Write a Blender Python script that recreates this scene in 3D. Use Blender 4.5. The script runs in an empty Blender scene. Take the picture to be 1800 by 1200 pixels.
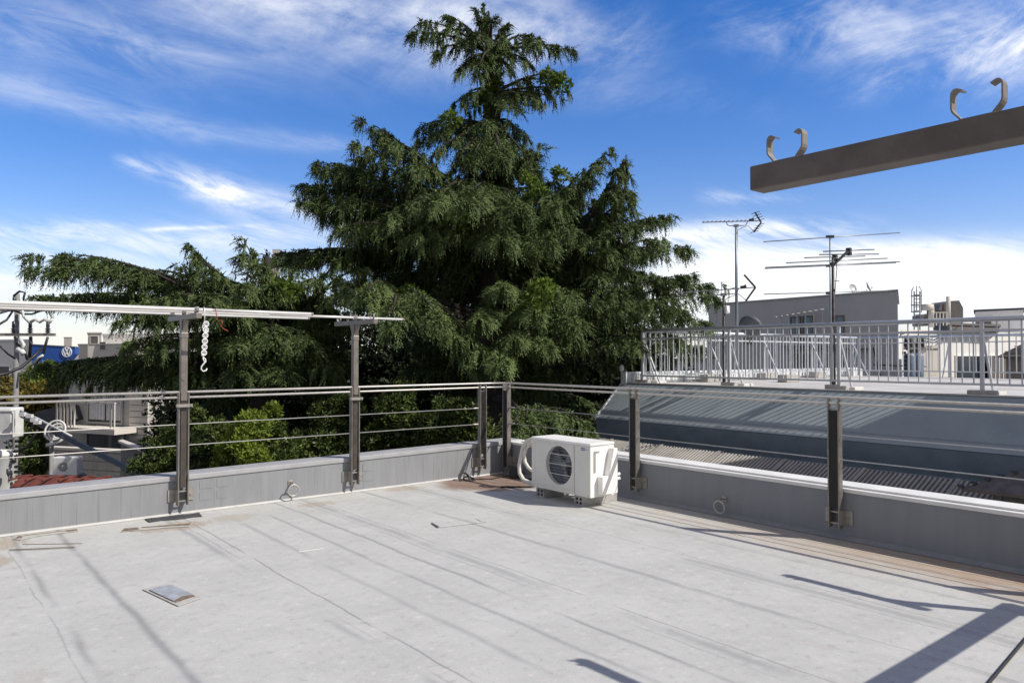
import bpy, math, random
import numpy as np
from mathutils import Vector
random.seed(7); RNG = np.random.default_rng(11)
sc = bpy.context.scene
COL = sc.collection
pi = math.pi
# ------------------------------------------------------------------ camera frame (world X runs along the left parapet, Y along the right one)
FPX = 1316.0; PIT = math.radians(1.13); YAW = math.radians(39.24); EYE = Vector((0, 0, 1.55))
fw = Vector((math.sin(YAW), math.cos(YAW), 0)); rt = Vector((math.cos(YAW), -math.sin(YAW), 0)); upv = Vector((0, 0, 1))
FW = fw*math.cos(PIT) + upv*math.sin(PIT); UP = -fw*math.sin(PIT) + upv*math.cos(PIT)
def P(u, v, X=None, Y=None, Z=None, D=None):
    """the world point seen at (u, v) of the 1800x1200 photograph on a given plane"""
    r = FW + rt*((u-900)/FPX) + UP*((600-v)/FPX)
    if X is not None: t = X/r.x
    elif Y is not None: t = Y/r.y
    elif Z is not None: t = (Z-EYE.z)/r.z
    else: t = D
    return EYE + r*t
cam = bpy.data.objects.new('camera', bpy.data.cameras.new('camera')); COL.objects.link(cam)
cam.location = EYE; cam.rotation_euler = (pi/2+PIT, 0, -YAW)
cam.data.lens = 36*FPX/1800; cam.data.sensor_width = 36; cam.data.clip_start = .05; cam.data.clip_end = 6000
sc.camera = cam
sc.view_settings.view_transform = 'Standard'; sc.view_settings.look = 'None'; sc.view_settings.exposure = -.06; sc.view_settings.gamma = 1.0
# ------------------------------------------------------------------ node helpers
class Ex:
    """a tiny expression wrapper over Math nodes"""
    def __init__(s, nt, sock): s.nt = nt; s.s = sock
    def _m(s, op, *a):
        n = s.nt.nodes.new('ShaderNodeMath'); n.operation = op
        for i, x in enumerate((s,)+a):
            if isinstance(x, Ex): s.nt.links.new(x.s, n.inputs[i])
            else: n.inputs[i].default_value = x
        return Ex(s.nt, n.outputs[0])
    def __add__(s, o): return s._m('ADD', o)
    def __sub__(s, o): return s._m('SUBTRACT', o)
    def __mul__(s, o): return s._m('MULTIPLY', o)
    def __truediv__(s, o): return s._m('DIVIDE', o)
    def rsub(s, c): return (s*-1.0)+c
    def abs(s): return s._m('ABSOLUTE')
    def exp(s): return s._m('EXPONENT')
    def max(s, o): return s._m('MAXIMUM', o)
    def min(s, o): return s._m('MINIMUM', o)
    def pow(s, o): return s._m('POWER', o)
    def sstep(s, a, b):
        n = s.nt.nodes.new('ShaderNodeMapRange'); n.interpolation_type = 'SMOOTHSTEP'; n.clamp = True
        s.nt.links.new(s.s, n.inputs[0])
        n.inputs[1].default_value = a; n.inputs[2].default_value = b
        return Ex(s.nt, n.outputs[0])
def noise(nt, vec, scale, detail=4, rough=.55, dist=0.0, vscale=None):
    if vscale is not None:
        m = nt.nodes.new('ShaderNodeMapping'); m.inputs['Scale'].default_value = vscale
        nt.links.new(vec, m.inputs[0]); vec = m.outputs[0]
    n = nt.nodes.new('ShaderNodeTexNoise'); n.inputs['Scale'].default_value = scale; n.inputs['Detail'].default_value = detail
    n.inputs['Roughness'].default_value = rough; n.inputs['Distortion'].default_value = dist
    nt.links.new(vec, n.inputs['Vector'])
    return Ex(nt, n.outputs[0])
def mix(nt, fac, a, b):
    n = nt.nodes.new('ShaderNodeMix'); n.data_type = 'RGBA'; n.clamp_factor = True
    for i, x in ((0, fac), (6, a), (7, b)):
        if isinstance(x, Ex): nt.links.new(x.s, n.inputs[i])
        elif hasattr(x, 'links'): nt.links.new(x, n.inputs[i])
        else: n.inputs[i].default_value = x if i == 0 else (*x, 1)
    return n.outputs[2]
def newmat(name):
    m = bpy.data.materials.new(name); m.use_nodes = True
    nt = m.node_tree; b = nt.nodes['Principled BSDF']
    return m, nt, b
def wpos(nt):
    g = nt.nodes.new('ShaderNodeNewGeometry'); return g.outputs['Position']
def bump(nt, b, h, strength=.3, dist=.01):
    n = nt.nodes.new('ShaderNodeBump'); n.inputs['Strength'].default_value = strength; n.inputs['Distance'].default_value = dist
    nt.links.new(h.s, n.inputs['Height']); nt.links.new(n.outputs[0], b.inputs['Normal'])
MATS = {}
def mat(name, col, rough=.6, metal=0.0, var=.12, scale=6.0, streak=False, bmp=.15, spec=.5, fine=60.0, dirt=None, drip=None):
    """painted / weathered surface: base colour with large and fine mottling, faint bump; streak draws it out vertically"""
    if name in MATS: return MATS[name]
    m, nt, b = newmat(name); p = wpos(nt)
    n1 = noise(nt, p, scale, 5, .6, vscale=(1, 1, .12) if streak else None)
    n2 = noise(nt, p, fine, 3, .6)
    lo = tuple(c*(1-var) for c in col); hi = tuple(min(1, c*(1+var)) for c in col)
    c = mix(nt, n1.sstep(.3, .7), lo, hi)
    c = mix(nt, (n2-.5).abs()*var*2.5, c, tuple(x*.55 for x in col))
    if dirt:
        d = noise(nt, p, scale*.6, 6, .7, vscale=(1, 1, .3))
        c = mix(nt, d.sstep(.56, .72)*.6, c, dirt)
    if drip:
        d1 = noise(nt, p, 40, 2, .5, vscale=(1, 1, .03)); d2 = noise(nt, p, 9, 3, .6, vscale=(1, 1, .10)); d3 = noise(nt, p, 60, 2, .5, vscale=(1, 1, .02))
        c = mix(nt, d1.sstep(.58, .68)*d2.sstep(.42, .62)*.42, c, drip); c = mix(nt, d3.sstep(.62, .70)*d2.sstep(.62, .45)*.36, c, drip); c = mix(nt, d1.sstep(.40, .30)*.12, c, tuple(x*1.2 for x in col))
    nt.links.new(c, b.inputs['Base Color'])
    b.inputs['Metallic'].default_value = metal; b.inputs['Specular IOR Level'].default_value = spec
    r = n1*.2+(rough-.1); nt.links.new(r.s, b.inputs['Roughness'])
    if bmp: bump(nt, b, n2, bmp, .004)
    MATS[name] = m; return m
# ------------------------------------------------------------------ mesh helpers
class MB:
    def __init__(s): s.v = []; s.f = []
    def add(s, vs, fs):
        o = len(s.v); s.v += [Vector(x) for x in vs]; s.f += [tuple(i+o for i in f) for f in fs]; return s
    def box(s, a, b):
        (x0, y0, z0), (x1, y1, z1) = a, b
        x0, x1 = sorted((x0, x1)); y0, y1 = sorted((y0, y1)); z0, z1 = sorted((z0, z1))
        return s.add([(x0,y0,z0),(x1,y0,z0),(x1,y1,z0),(x0,y1,z0),(x0,y0,z1),(x1,y0,z1),(x1,y1,z1),(x0,y1,z1)],
                     [(0,3,2,1),(4,5,6,7),(0,1,5,4),(1,2,6,5),(2,3,7,6),(3,0,4,7)])
    def cbox(s, c, size, ax=None):
        """box centred at c with half axes along ax (three unit vectors)"""
        ax = ax or (Vector((1,0,0)), Vector((0,1,0)), Vector((0,0,1))); c = Vector(c)
        h = [a*(z/2) for a, z in zip(ax, size)]
        vs = [c+h[0]*i+h[1]*j+h[2]*k for k in (-1,1) for i, j in ((-1,-1),(1,-1),(1,1),(-1,1))]
        return s.add(vs, [(0,3,2,1),(4,5,6,7),(0,1,5,4),(1,2,6,5),(2,3,7,6),(3,0,4,7)])
    def bar(s, a, b, w, h=None, up=Vector((0,0,1))):
        """rectangular bar from a to b"""
        a, b = Vector(a), Vector(b); d = (b-a); L = d.length; d.normalize()
        if abs(d.dot(up)) > .98: up = Vector((1,0,0))
        sx = d.cross(up).normalized(); sz = sx.cross(d)
        return s.cbox((a+b)/2, (w, L, h or w), (sx, d, sz))
    def prism(s, poly, z0, z1):
        n = len(poly)
        return s.add([(p[0],p[1],z0) for p in poly]+[(p[0],p[1],z1) for p in poly],
                     [tuple(range(n-1,-1,-1)), tuple(range(n,2*n))]+[(i,(i+1)%n,n+(i+1)%n,n+i) for i in range(n)])
    def extrude(s, poly, vec):
        """any planar polygon (3-D points) pushed along vec"""
        n = len(poly); vec = Vector(vec); poly = [Vector(p) for p in poly]
        return s.add(poly+[p+vec for p in poly],
                     [tuple(range(n-1,-1,-1)), tuple(range(n,2*n))]+[(i,(i+1)%n,n+(i+1)%n,n+i) for i in range(n)])
    def tube(s, pts, r, n=8, caps=True):
        pts = [Vector(p) for p in pts]; m = len(pts); rs = r if isinstance(r, (list, tuple)) else [r]*m
        vs = []; prev = None
        for i, p in enumerate(pts):
            t = (pts[min(i+1, m-1)]-pts[max(i-1, 0)]).normalized()
            a = prev if prev is not None and abs(prev.dot(t)) < .95 else (Vector((0,0,1)) if abs(t.z) < .9 else Vector((1,0,0)))
            x = (a-t*a.dot(t)).normalized(); y = t.cross(x); prev = x
            vs += [p+(x*math.cos(2*pi*k/n)+y*math.sin(2*pi*k/n))*rs[i] for k in range(n)]
        fs = [(i*n+k, i*n+(k+1)%n, (i+1)*n+(k+1)%n, (i+1)*n+k) for i in range(m-1) for k in range(n)]
        if caps: fs += [tuple(range(n-1,-1,-1)), tuple(range((m-1)*n, m*n))]
        return s.add(vs, fs)
    def ring(s, c, ax1, ax2, R, r, n=24, k=8):
        c = Vector(c); pts = [c+(ax1*math.cos(2*pi*i/n)+ax2*math.sin(2*pi*i/n))*R for i in range(n)]
        nrm = ax1.cross(ax2); vs = []
        for i, p in enumerate(pts):
            o = (p-c).normalized()
            vs += [p+(o*math.cos(2*pi*j/k)+nrm*math.sin(2*pi*j/k))*r for j in range(k)]
        return s.add(vs, [(i*k+j, i*k+(j+1)%k, ((i+1)%n)*k+(j+1)%k, ((i+1)%n)*k+j) for i in range(n) for j in range(k)])
    def lathe(s, c, axis, prof, n=24):
        """prof = [(radius, offset along axis)]"""
        c = Vector(c); ax = Vector(axis).normalized(); a = Vector((0,0,1)) if abs(ax.z) < .9 else Vector((1,0,0))
        x = (a-ax*a.dot(ax)).normalized(); y = ax.cross(x); vs = []
        for r, o in prof: vs += [c+ax*o+(x*math.cos(2*pi*k/n)+y*math.sin(2*pi*k/n))*max(r, 1e-4) for k in range(n)]
        m = len(prof)
        return s.add(vs, [(i*n+k, i*n+(k+1)%n, (i+1)*n+(k+1)%n, (i+1)*n+k) for i in range(m-1) for k in range(n)])
    def strip(s, pts, wvec, th):
        """bent flat bar: pts = centre line, wvec = width vector, th = thickness"""
        pts = [Vector(p) for p in pts]; w = Vector(wvec); m = len(pts); vs = []
        for i, p in enumerate(pts):
            t = (pts[min(i+1,m-1)]-pts[max(i-1,0)]).normalized(); n_ = t.cross(w).normalized()*(th/2)
            vs += [p-w/2-n_, p+w/2-n_, p+w/2+n_, p-w/2+n_]
        fs = [(i*4+k, i*4+(k+1)%4, (i+1)*4+(k+1)%4, (i+1)*4+k) for i in range(m-1) for k in range(4)]
        return s.add(vs, fs+[(3,2,1,0), (m*4-4, m*4-3, m*4-2, m*4-1)])
    def build(s, name, material, parent=None, smooth=False, bevel=0.0):
        org = Vector((0,0,0)); q = parent
        while q is not None: org += Vector(q.location); q = q.parent
        base = org if parent is not None else (sum(s.v, Vector())/len(s.v) if s.v else org)
        if parent is None: base = Vector((base.x, base.y, min(p.z for p in s.v)))
        me = bpy.data.meshes.new(name); me.from_pydata([p-base for p in s.v], [], s.f); me.update()
        import bmesh
        bm = bmesh.new(); bm.from_mesh(me); bmesh.ops.recalc_face_normals(bm, faces=bm.faces); bm.to_mesh(me); bm.free()
        if smooth: me.polygons.foreach_set('use_smooth', [True]*len(me.polygons))
        me.materials.append(material)
        o = bpy.data.objects.new(name, me); COL.objects.link(o)
        if parent is not None: o.parent = parent
        else: o.location = base
        if bevel:
            md = o.modifiers.new('bevel', 'BEVEL'); md.width = bevel; md.segments = 2; md.limit_method = 'ANGLE'
        return o
def tag(o, label=None, cat=None, group=None, kind=None):
    for k, x in (('label', label), ('category', cat), ('group', group), ('kind', kind)):
        if x: o[k] = x
    return o
def thing(name, loc, label, cat, group=None):
    o = bpy.data.objects.new(name, None); COL.objects.link(o); o.location = loc; o.empty_display_size = .1
    return tag(o, label, cat, group)
def copy_tree(o, parent=None):
    c = o.copy(); COL.objects.link(c)
    if parent is not None: c.parent = parent
    for ch in list(o.children): copy_tree(ch, c)
    return c
X_, Y_, Z_ = Vector((1,0,0)), Vector((0,1,0)), Vector((0,0,1))
GROUND = -7.2
# ------------------------------------------------------------------ light: sun from the right and behind, clear sky with cirrus
SUN = Vector((.56, -.907, 1.0)).normalized()
el = math.asin(SUN.z); rot = math.atan2(SUN.x, SUN.y)
sl = bpy.data.lights.new('sun', 'SUN'); sl.energy = 4.8; sl.angle = math.radians(.5); sl.color = (1, .945, .86)
so = bpy.data.objects.new('sun', sl); COL.objects.link(so); so.rotation_euler = SUN.to_track_quat('Z', 'Y').to_euler(); so.location = (20, -30, 40)
w = bpy.data.worlds.new('World'); sc.world = w; w.use_nodes = True; nt = w.node_tree
bg = nt.nodes['Background']; bg.inputs['Strength'].default_value = .135
sky = nt.nodes.new('ShaderNodeTexSky'); sky.sky_type = 'NISHITA'; sky.sun_disc = False
sky.sun_elevation = el; sky.sun_rotation = rot; sky.air_density = 1.0; sky.dust_density = .6; sky.ozone_density = 2.2; sky.altitude = 50
tc = nt.nodes.new('ShaderNodeTexCoord')
def dotv(vec):
    n = nt.nodes.new('ShaderNodeVectorMath'); n.operation = 'DOT_PRODUCT'; nt.links.new(tc.outputs['Generated'], n.inputs[0]); n.inputs[1].default_value = vec
    return Ex(nt, n.outputs['Value'])
df = dotv(fw).max(.12); dx = dotv(rt)/df; dz = dotv(upv)/df
cmb = nt.nodes.new('ShaderNodeCombineXYZ'); nt.links.new(dx.s, cmb.inputs[0]); nt.links.new(dz.s, cmb.inputs[1]); SP = cmb.outputs[0]
def rotmap(ang, sx, sy):
    m = nt.nodes.new('ShaderNodeMapping'); m.vector_type = 'TEXTURE'; m.inputs['Rotation'].default_value = (0, 0, math.radians(ang)); m.inputs['Scale'].default_value = (sx, sy, 1)
    nt.links.new(SP, m.inputs[0]); return m.outputs[0]
wobble = noise(nt, SP, 5.0, 4, .6)-.5
wob2 = noise(nt, rotmap(-14, 2.2, 1), 14.0, 5, .6)
fib = noise(nt, rotmap(-16, 5.5, 1), 26.0, 7, .72, .7)
fib2 = noise(nt, rotmap(24, 2.6, 1), 12.0, 9, .68, .6)*.8+noise(nt, rotmap(33, 2.6, 1), 34.0, 6, .7, .3)*.2
wisp = noise(nt, rotmap(-17, 4.2, 1), 24.0, 8, .66, .5)
def ppx(u, v): return ((u-900)/FPX, (626-v)/FPX)
def streak(u0, v0, u1, v1, w0, w1, tex=None, amp=1.0, soft=.18, wob=.02):
    (x0, y0), (x1, y1) = ppx(u0, v0), ppx(u1, v1); L = math.hypot(x1-x0, y1-y0); tx, ty = (x1-x0)/L, (y1-y0)/L
    s_ = ((dx-x0)*tx+(dz-y0)*ty)/L; d_ = (dx-x0)*(-ty)+(dz-y0)*tx+wobble*wob
    wd = (s_*((w1-w0)/FPX)+(w0/FPX)).max(.002)
    q = d_/wd; g = (q*q*-1.0).exp()*s_.sstep(-soft, soft)*s_.sstep(1+soft, 1-soft)
    if tex is not None: g = g*tex
    return g*amp
clouds = [
    streak(-60, 130, 330, 225, 34, 24, wisp.sstep(.18, .76), .32), streak(300, 222, 640, 262, 22, 16, wisp.sstep(.2, .74), .24),
    streak(205, 285, 420, 335, 18, 30, wisp.sstep(.36, .74), .70, .12, .07), streak(330, 316, 640, 392, 22, 15, wisp.sstep(.26, .70), .82, .15, .035), streak(380, 345, 600, 420, 30, 26, wisp.sstep(.3, .7), .35, .2, .04),
    streak(290, -30, 1000, 60, 60, 80, (wob2*.6+fib2*.5).sstep(.36, .76), .74, .12, .09), streak(600, 60, 1150, 70, 60, 60, fib2.sstep(.36, .78), .42, .2, .08),
    streak(1290, 30, 1900, 70, 50, 95, (fib2*.7+wob2*.4).sstep(.40, .78), .70, .2, .06), streak(1500, 140, 1900, 60, 30, 60, fib2.sstep(.40, .74), .62, .2, .05),
    streak(-50, 440, 560, 415, 34, 26, fib.sstep(.34, .72), .62), streak(-40, 410, 200, 400, 26, 12, fib.sstep(.34, .66), .4),
    streak(255, 404, 460, 396, 4, 4, wob2.sstep(.3, .6), .7, .1, .01),
    streak(-100, 500, 500, 500, 34, 34, fib.sstep(.3, .72), .65),
    streak(1050, 420, 1500, 395, 24, 14, fib.sstep(.3, .6), .8), streak(1150, 455, 1800, 440, 28, 26, fib.sstep(.22, .6), .85),
    streak(1100, 515, 1900, 500, 45, 48, fib.sstep(.05, .45), 1.1), streak(1240, 345, 1420, 352, 14, 8, fib.sstep(.35, .65), .35),
    streak(0, 40, 420, 100, 45, 25, wisp.sstep(.35, .75), .16, .3, .08), streak(-200, 30, 760, 70, 90, 90, wisp.sstep(.15, .8), .26, .3, .05), streak(700, 130, 1300, 180, 40, 30, fib2.sstep(.4, .75), .14, .3, .06),
]
cl = clouds[0]
for c_ in clouds[1:]: cl = cl+c_
haze_h = ((dz*-12.0).exp()*.62)
# warm grey veil added overhead and behind the camera to neutralise the blue ambient
back = dotv(fw).sstep(.45, .05)*(noise(nt, tc.outputs['Generated'], 2.2, 6, .6, .3).sstep(.30, .70)*.4+.6)*.95
front = dotv(fw).sstep(.05, .30)
cl = (cl*front+haze_h*(dz.sstep(-.02, .0))*front).min(1.0).max(0.0)
hs = nt.nodes.new('ShaderNodeHueSaturation'); hs.inputs['Saturation'].default_value = 1.42; hs.inputs['Hue'].default_value = .507; hs.inputs['Value'].default_value = 1.0; nt.links.new(sky.outputs[0], hs.inputs['Color'])
gn = nt.nodes.new('ShaderNodeVectorMath'); gn.operation = 'MULTIPLY'; gn.inputs[1].default_value = (1.20, 1.08, 1.23); nt.links.new(hs.outputs[0], gn.inputs[0])
nt.links.new(mix(nt, cl, mix(nt, back, gn.outputs[0], (3.5, 3.2, 2.9)), (8.4, 8.6, 8.9)), bg.inputs['Color'])
# ------------------------------------------------------------------ materials
def floor_mat():
    m, nt, b = newmat('roof_membrane'); p = wpos(nt)
    sep = nt.nodes.new('ShaderNodeSeparateXYZ'); nt.links.new(p, sep.inputs[0]); x = Ex(nt, sep.outputs[0]); y = Ex(nt, sep.outputs[1])
    wav = (noise(nt, p, 1.1, 3, .5, vscale=(.3, 1, 1))-.5)*.09
    wav2 = (noise(nt, p, 7.0, 3, .6)-.5)*.02
    xs = x+wav+wav2
    brk = noise(nt, p, .9, 3, .6, vscale=(1.3, .8, 1))
    brk2 = noise(nt, p, 2.3, 4, .6, vscale=(2, .7, 1))
    def line(c, w_, amp, mod=None):
        q = (xs-c)/w_; g = (q*q*-1.0).exp()*amp
        return g*mod if mod is not None else g
    soft, hard = None, None
    for c, w_, a in ((.76, 0.0234, 0.68), (1.10, 0.0260, 0.84), (1.97, 0.0286, 0.57), (2.03, 0.0104, 0.41), (2.47, 0.0234, 0.49), (2.80, 0.0195, 0.57), (3.09, 0.0169, 0.74), (3.38, 0.0390, 0.57), (3.30, 0.0091, 0.41), (4.11, 0.0234, 0.61), (4.68, 0.0390, 0.51), (4.60, 0.0091, 0.41), (5.27, 0.0234, 0.47), (-.4, 0.0260, 0.54), (.2, 0.0260, 0.47)):
        g = line(c, w_, a, brk.sstep(.36, .56)); soft = g if soft is None else soft+g
    for c, w_, a in ((2.12, .007, .62), (3.46, .006, .5), (4.77, .006, .5), (.70, .006, .35), (4.14, .006, .4), (5.32, .006, .4)):
        g = line(c, w_, a, brk2.sstep(.34, .52)); hard = g if hard is None else hard+g
    mott = noise(nt, p, 1.6, 6, .65); gr = noise(nt, p, 95, 3, .8); gr2 = noise(nt, p, 28, 3, .7)
    base = mix(nt, mott.sstep(.3, .72), (.462, .464, .446), (.535, .537, .516))
    base = mix(nt, noise(nt, p, 4.5, 6, .7).sstep(.6, .72)*.35, base, (.60, .60, .59))
    base = mix(nt, noise(nt, p, 3.1, 5, .7, .4).sstep(.60, .70)*.25, base, (.40, .385, .35))
    gr3 = noise(nt, p, 13, 4, .75)
    base = mix(nt, gr3.sstep(.53, .72)*.62, base, (.345, .34, .33)); base = mix(nt, gr3.sstep(.46, .28)*.62, base, (.63, .62, .60))
    gr4 = noise(nt, p, 42, 3, .8); base = mix(nt, gr4.sstep(.58, .70)*.40, base, (.33, .325, .315)); base = mix(nt, gr4.sstep(.42, .30)*.40, base, (.65, .64, .62))
    base = mix(nt, ((gr-.5)*3.2).abs().min(1.0)*.42, base, (.30, .30, .295))
    base = mix(nt, gr2.sstep(.62, .75)*.35, base, (.62, .62, .62))
    base = mix(nt, soft.min(.8), base, (.27, .274, .28)); base = mix(nt, hard.min(.8), base, (.17, .17, .18))
    # dirt that water leaves along the right parapet and in the far corner
    st = noise(nt, p, 2.2, 6, .65, .3, vscale=(2.2, .5, 1)); st2 = noise(nt, p, 6.0, 5, .65, vscale=(2.5, .6, 1))
    edge = (x+(st-.5)*.55).sstep(5.25, 5.95)
    base = mix(nt, edge*y.sstep(5.2, 1.8)*(st2.sstep(.25, .6)*.55+.35), base, (.36, .275, .205))
    base = mix(nt, (x+(st-.5)*.4).sstep(5.4, 5.85)*y.sstep(3.2, 1.2)*st2.sstep(.35, .62)*.65, base, (.31, .175, .125))
    base = mix(nt, (x+(st-.5)*.5).sstep(5.35, 5.7)*y.sstep(6.0, 4.5)*st2.sstep(.3, .6)*.3, base, (.46, .38, .28))
    cx = (x-5.9)/.95; cy = (y-7.35)/.68; rr = (cx*cx+cy*cy)+(st-.5)*1.0
    base = mix(nt, rr.sstep(1.25, .6)*(st2*.8+.4), base, (.19, .105, .065))
    for (a, b_, rx, ry, amp) in ((4.6, 7.62, .35, .16, .5), (1.95, 7.25, .40, .22, .55), (.55, 7.5, .35, .35, .5), (.55, 6.9, .16, .28, .5), (3.4, 7.4, .28, .15, .4), (2.5, 7.3, .25, .2, .3), (.5, 4.3, .09, .16, .16)):
        ex = (x-a)/rx; ey = (y-b_)/ry
        base = mix(nt, ((ex*ex+ey*ey)+(st2-.5)*2.4).sstep(1.0, .2)*amp, base, (.33, .255, .17))
    # plank-like laps beside the right parapet
    for c in (5.66, 5.80, 5.93):
        q = ((x-c)+wav*.12)/.006; base = mix(nt, (q*q*-1.0).exp()*.7, base, (.16, .12, .10))
    nt.links.new(base, b.inputs['Base Color']); b.inputs['Roughness'].default_value = .85; b.inputs['Specular IOR Level'].default_value = .25
    bump(nt, b, gr*.4+gr2*.4+mott*1.2-soft*2.0-hard*.5, .45, .006)
    return m
M_floor = floor_mat()
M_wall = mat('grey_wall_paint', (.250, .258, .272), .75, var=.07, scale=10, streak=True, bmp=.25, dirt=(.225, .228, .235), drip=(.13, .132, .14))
M_wall2 = mat('shaded_wall_paint', (.225, .24, .262), .75, var=.06, scale=8, streak=True, bmp=.25, dirt=(.195, .21, .23))  # darker, bluer copy of the wall grey; shade put into the colour
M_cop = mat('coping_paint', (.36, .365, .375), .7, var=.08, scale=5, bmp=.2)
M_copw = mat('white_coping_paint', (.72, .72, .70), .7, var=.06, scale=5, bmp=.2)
M_bevel = mat('sealant_white', (.50, .50, .49), .7, var=.08, scale=8)
M_post = mat('bronze_aluminium', (.25, .23, .208), .42, .55, var=.15, scale=14, bmp=.05)
M_postd = mat('dark_post_infill', (.016, .015, .014), .5, .3, var=.3, scale=20, bmp=.05)
M_tpost = mat('brown_laundry_post', (.215, .192, .170), .45, .45, var=.14, scale=12, bmp=.05)
M_tpostd = mat('shaded_brown_infill', (.075, .062, .052), .5, .3, var=.15, scale=12, bmp=.05)  # laundry post brown darkened, with the recess shade put into the colour
M_arm = mat('weathered_brown_aluminium', (.125, .105, .092), .5, .25, var=.22, scale=9, bmp=.08, dirt=(.09, .075, .065))
M_rod = mat('stainless_rod', (.50, .485, .455), .42, .45, var=.08, scale=20, bmp=0)
M_pole = mat('white_laundry_pole', (.66, .65, .63), .35, .05, var=.05, scale=10, bmp=0)
M_clip = mat('stainless_clip', (.24, .22, .205), .5, .3, var=.12, scale=20, bmp=0)
M_bolt = mat('zinc_plate', (.36, .34, .31), .45, .5, var=.15, scale=30, bmp=.05)
M_ac = mat('shaded_ivory_enamel', (.72, .71, .67), .4, var=.04, scale=5, bmp=.03)  # darker copy of the same ivory; shade of the front put into it
M_acl = mat('sunlit_ivory_enamel', (.87, .86, .83), .4, var=.03, scale=5, bmp=.03)  # lighter copy of the same ivory; sunlight put into the colour
M_acd = mat('grey_recess', (.36, .36, .34), .5, var=.08, scale=8, bmp=.03)
M_fan = mat('fan_blue_grey', (.13, .15, .19), .5, var=.2, scale=8, bmp=.03)
M_coil = mat('coil_brass', (.30, .25, .14), .5, .2, var=.2, scale=20)
M_wire = mat('grille_wire', (.62, .60, .55), .5, var=.05, scale=20, bmp=0)
M_blue = mat('blue_badge', (.03, .07, .26), .4, var=.05, scale=20, bmp=0)
M_white = mat('white_plastic', (.80, .80, .79), .4, var=.04, scale=12, bmp=0)
M_black = mat('black_rubber', (.02, .02, .022), .6, var=.3, scale=20, bmp=.1)
M_conc = mat('concrete_block', (.40, .39, .37), .85, var=.15, scale=12, bmp=.4)
M_whblock = mat('white_block', (.62, .61, .58), .8, var=.08, scale=12, bmp=.3)
M_hose = mat('cream_hose_tape', (.70, .68, .61), .6, var=.06, scale=30, bmp=.2)
M_patch = mat('silver_patch', (.40, .42, .45), .5, .15, var=.15, scale=14, bmp=.2)
M_patchr = mat('rusty_edge', (.20, .15, .10), .8, var=.35, scale=22, bmp=.3)
M_patchp = mat('pale_lap_edge', (.44, .43, .405), .8, var=.1, scale=22, bmp=.3)
M_dark = mat('dark_membrane_strip', (.055, .056, .062), .7, var=.2, scale=14, bmp=.3)
M_sheet = mat('blue_grey_sheet_metal', (.30, .35, .375), .8, .0, var=.05, scale=2.2, bmp=.06, spec=.2, dirt=(.26, .305, .33))
M_sheetd = mat('blue_grey_fascia', (.165, .215, .265), .5, .1, var=.12, scale=3, bmp=.06)
M_deck = mat('pale_deck', (.52, .505, .48), .8, var=.14, scale=1.2, bmp=.25, dirt=(.36, .35, .33))
M_rail = mat('white_aluminium_rail', (.60, .62, .65), .35, .3, var=.05, scale=6, bmp=0)
M_corr = mat('corrugated_roof', (.33, .31, .28), .75, .05, var=.22, scale=3, bmp=.15, dirt=(.20, .19, .17))
M_mast = mat('antenna_mast', (.085, .075, .08), .55, .4, var=.4, scale=8, bmp=.1, dirt=(.14, .06, .04))
M_mast2 = mat('pale_mast', (.28, .32, .36), .45, .5, var=.15, scale=8)
M_ant = mat('antenna_aluminium', (.23, .24, .26), .4, .7, var=.1, scale=20, bmp=0)
M_antd = mat('antenna_black', (.03, .03, .035), .5, var=.2, scale=20, bmp=0)
M_bgrey = mat('grey_render', (.46, .455, .45), .8, var=.06, scale=.7, bmp=.1)
M_bwhite = mat('white_render', (.80, .79, .76), .8, var=.05, scale=.6, bmp=.1)
M_bcream = mat('cream_render', (.62, .58, .52), .8, var=.07, scale=.6, bmp=.1)
M_bdark = mat('dark_cladding', (.16, .15, .145), .7, var=.12, scale=1.5, bmp=.1)
M_glass = mat('dark_glass', (.03, .045, .06), .08, var=.2, scale=1.0, bmp=0, spec=.9)
M_glassb = mat('blue_glass', (.12, .19, .24), .15, var=.15, scale=1.0, bmp=0, spec=.8)
M_curt = mat('pale_curtain', (.62, .62, .64), .8, var=.12, scale=12, bmp=.1)
M_sid = mat('horizontal_siding', (.42, .39, .35), .75, var=.12, scale=6, bmp=.1)
M_slate = mat('dark_slate', (.06, .065, .075), .7, var=.25, scale=5, bmp=.3)
M_tile = mat('red_clay_tile', (.15, .045, .032), .6, var=.3, scale=8, bmp=.3, dirt=(.07, .035, .03))
M_polec = mat('concrete_pole', (.24, .235, .23), .85, var=.12, scale=5, bmp=.3)
M_cable = mat('black_cable', (.018, .018, .02), .5, var=.2, scale=20, bmp=0)
M_cablew = mat('pale_cable_sleeve', (.66, .66, .64), .5, var=.1, scale=20, bmp=0)
M_trans = mat('white_transformer_enamel', (.70, .71, .70), .45, var=.08, scale=4, bmp=.05, dirt=(.50, .48, .45))
M_ins = mat('brown_porcelain', (.055, .06, .075), .25, var=.2, scale=20, bmp=0)
M_sign = mat('royal_blue_sign', (.025, .09, .34), .5, var=.06, scale=3, bmp=0)
M_asph = mat('asphalt', (.05, .05, .052), .9, var=.25, scale=.25, bmp=.3)
M_red = mat('red_cord', (.30, .05, .03), .7, var=.2, scale=30)
M_shedw = mat('faded_green_timber', (.15, .165, .15), .7, var=.2, scale=9, bmp=.2)
M_shedr = mat('brown_shingle', (.13, .11, .10), .8, var=.25, scale=9, bmp=.4)
M_bark = mat('cedar_bark', (.030, .025, .021), .9, var=.35, scale=9, streak=True, bmp=.6)
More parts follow.
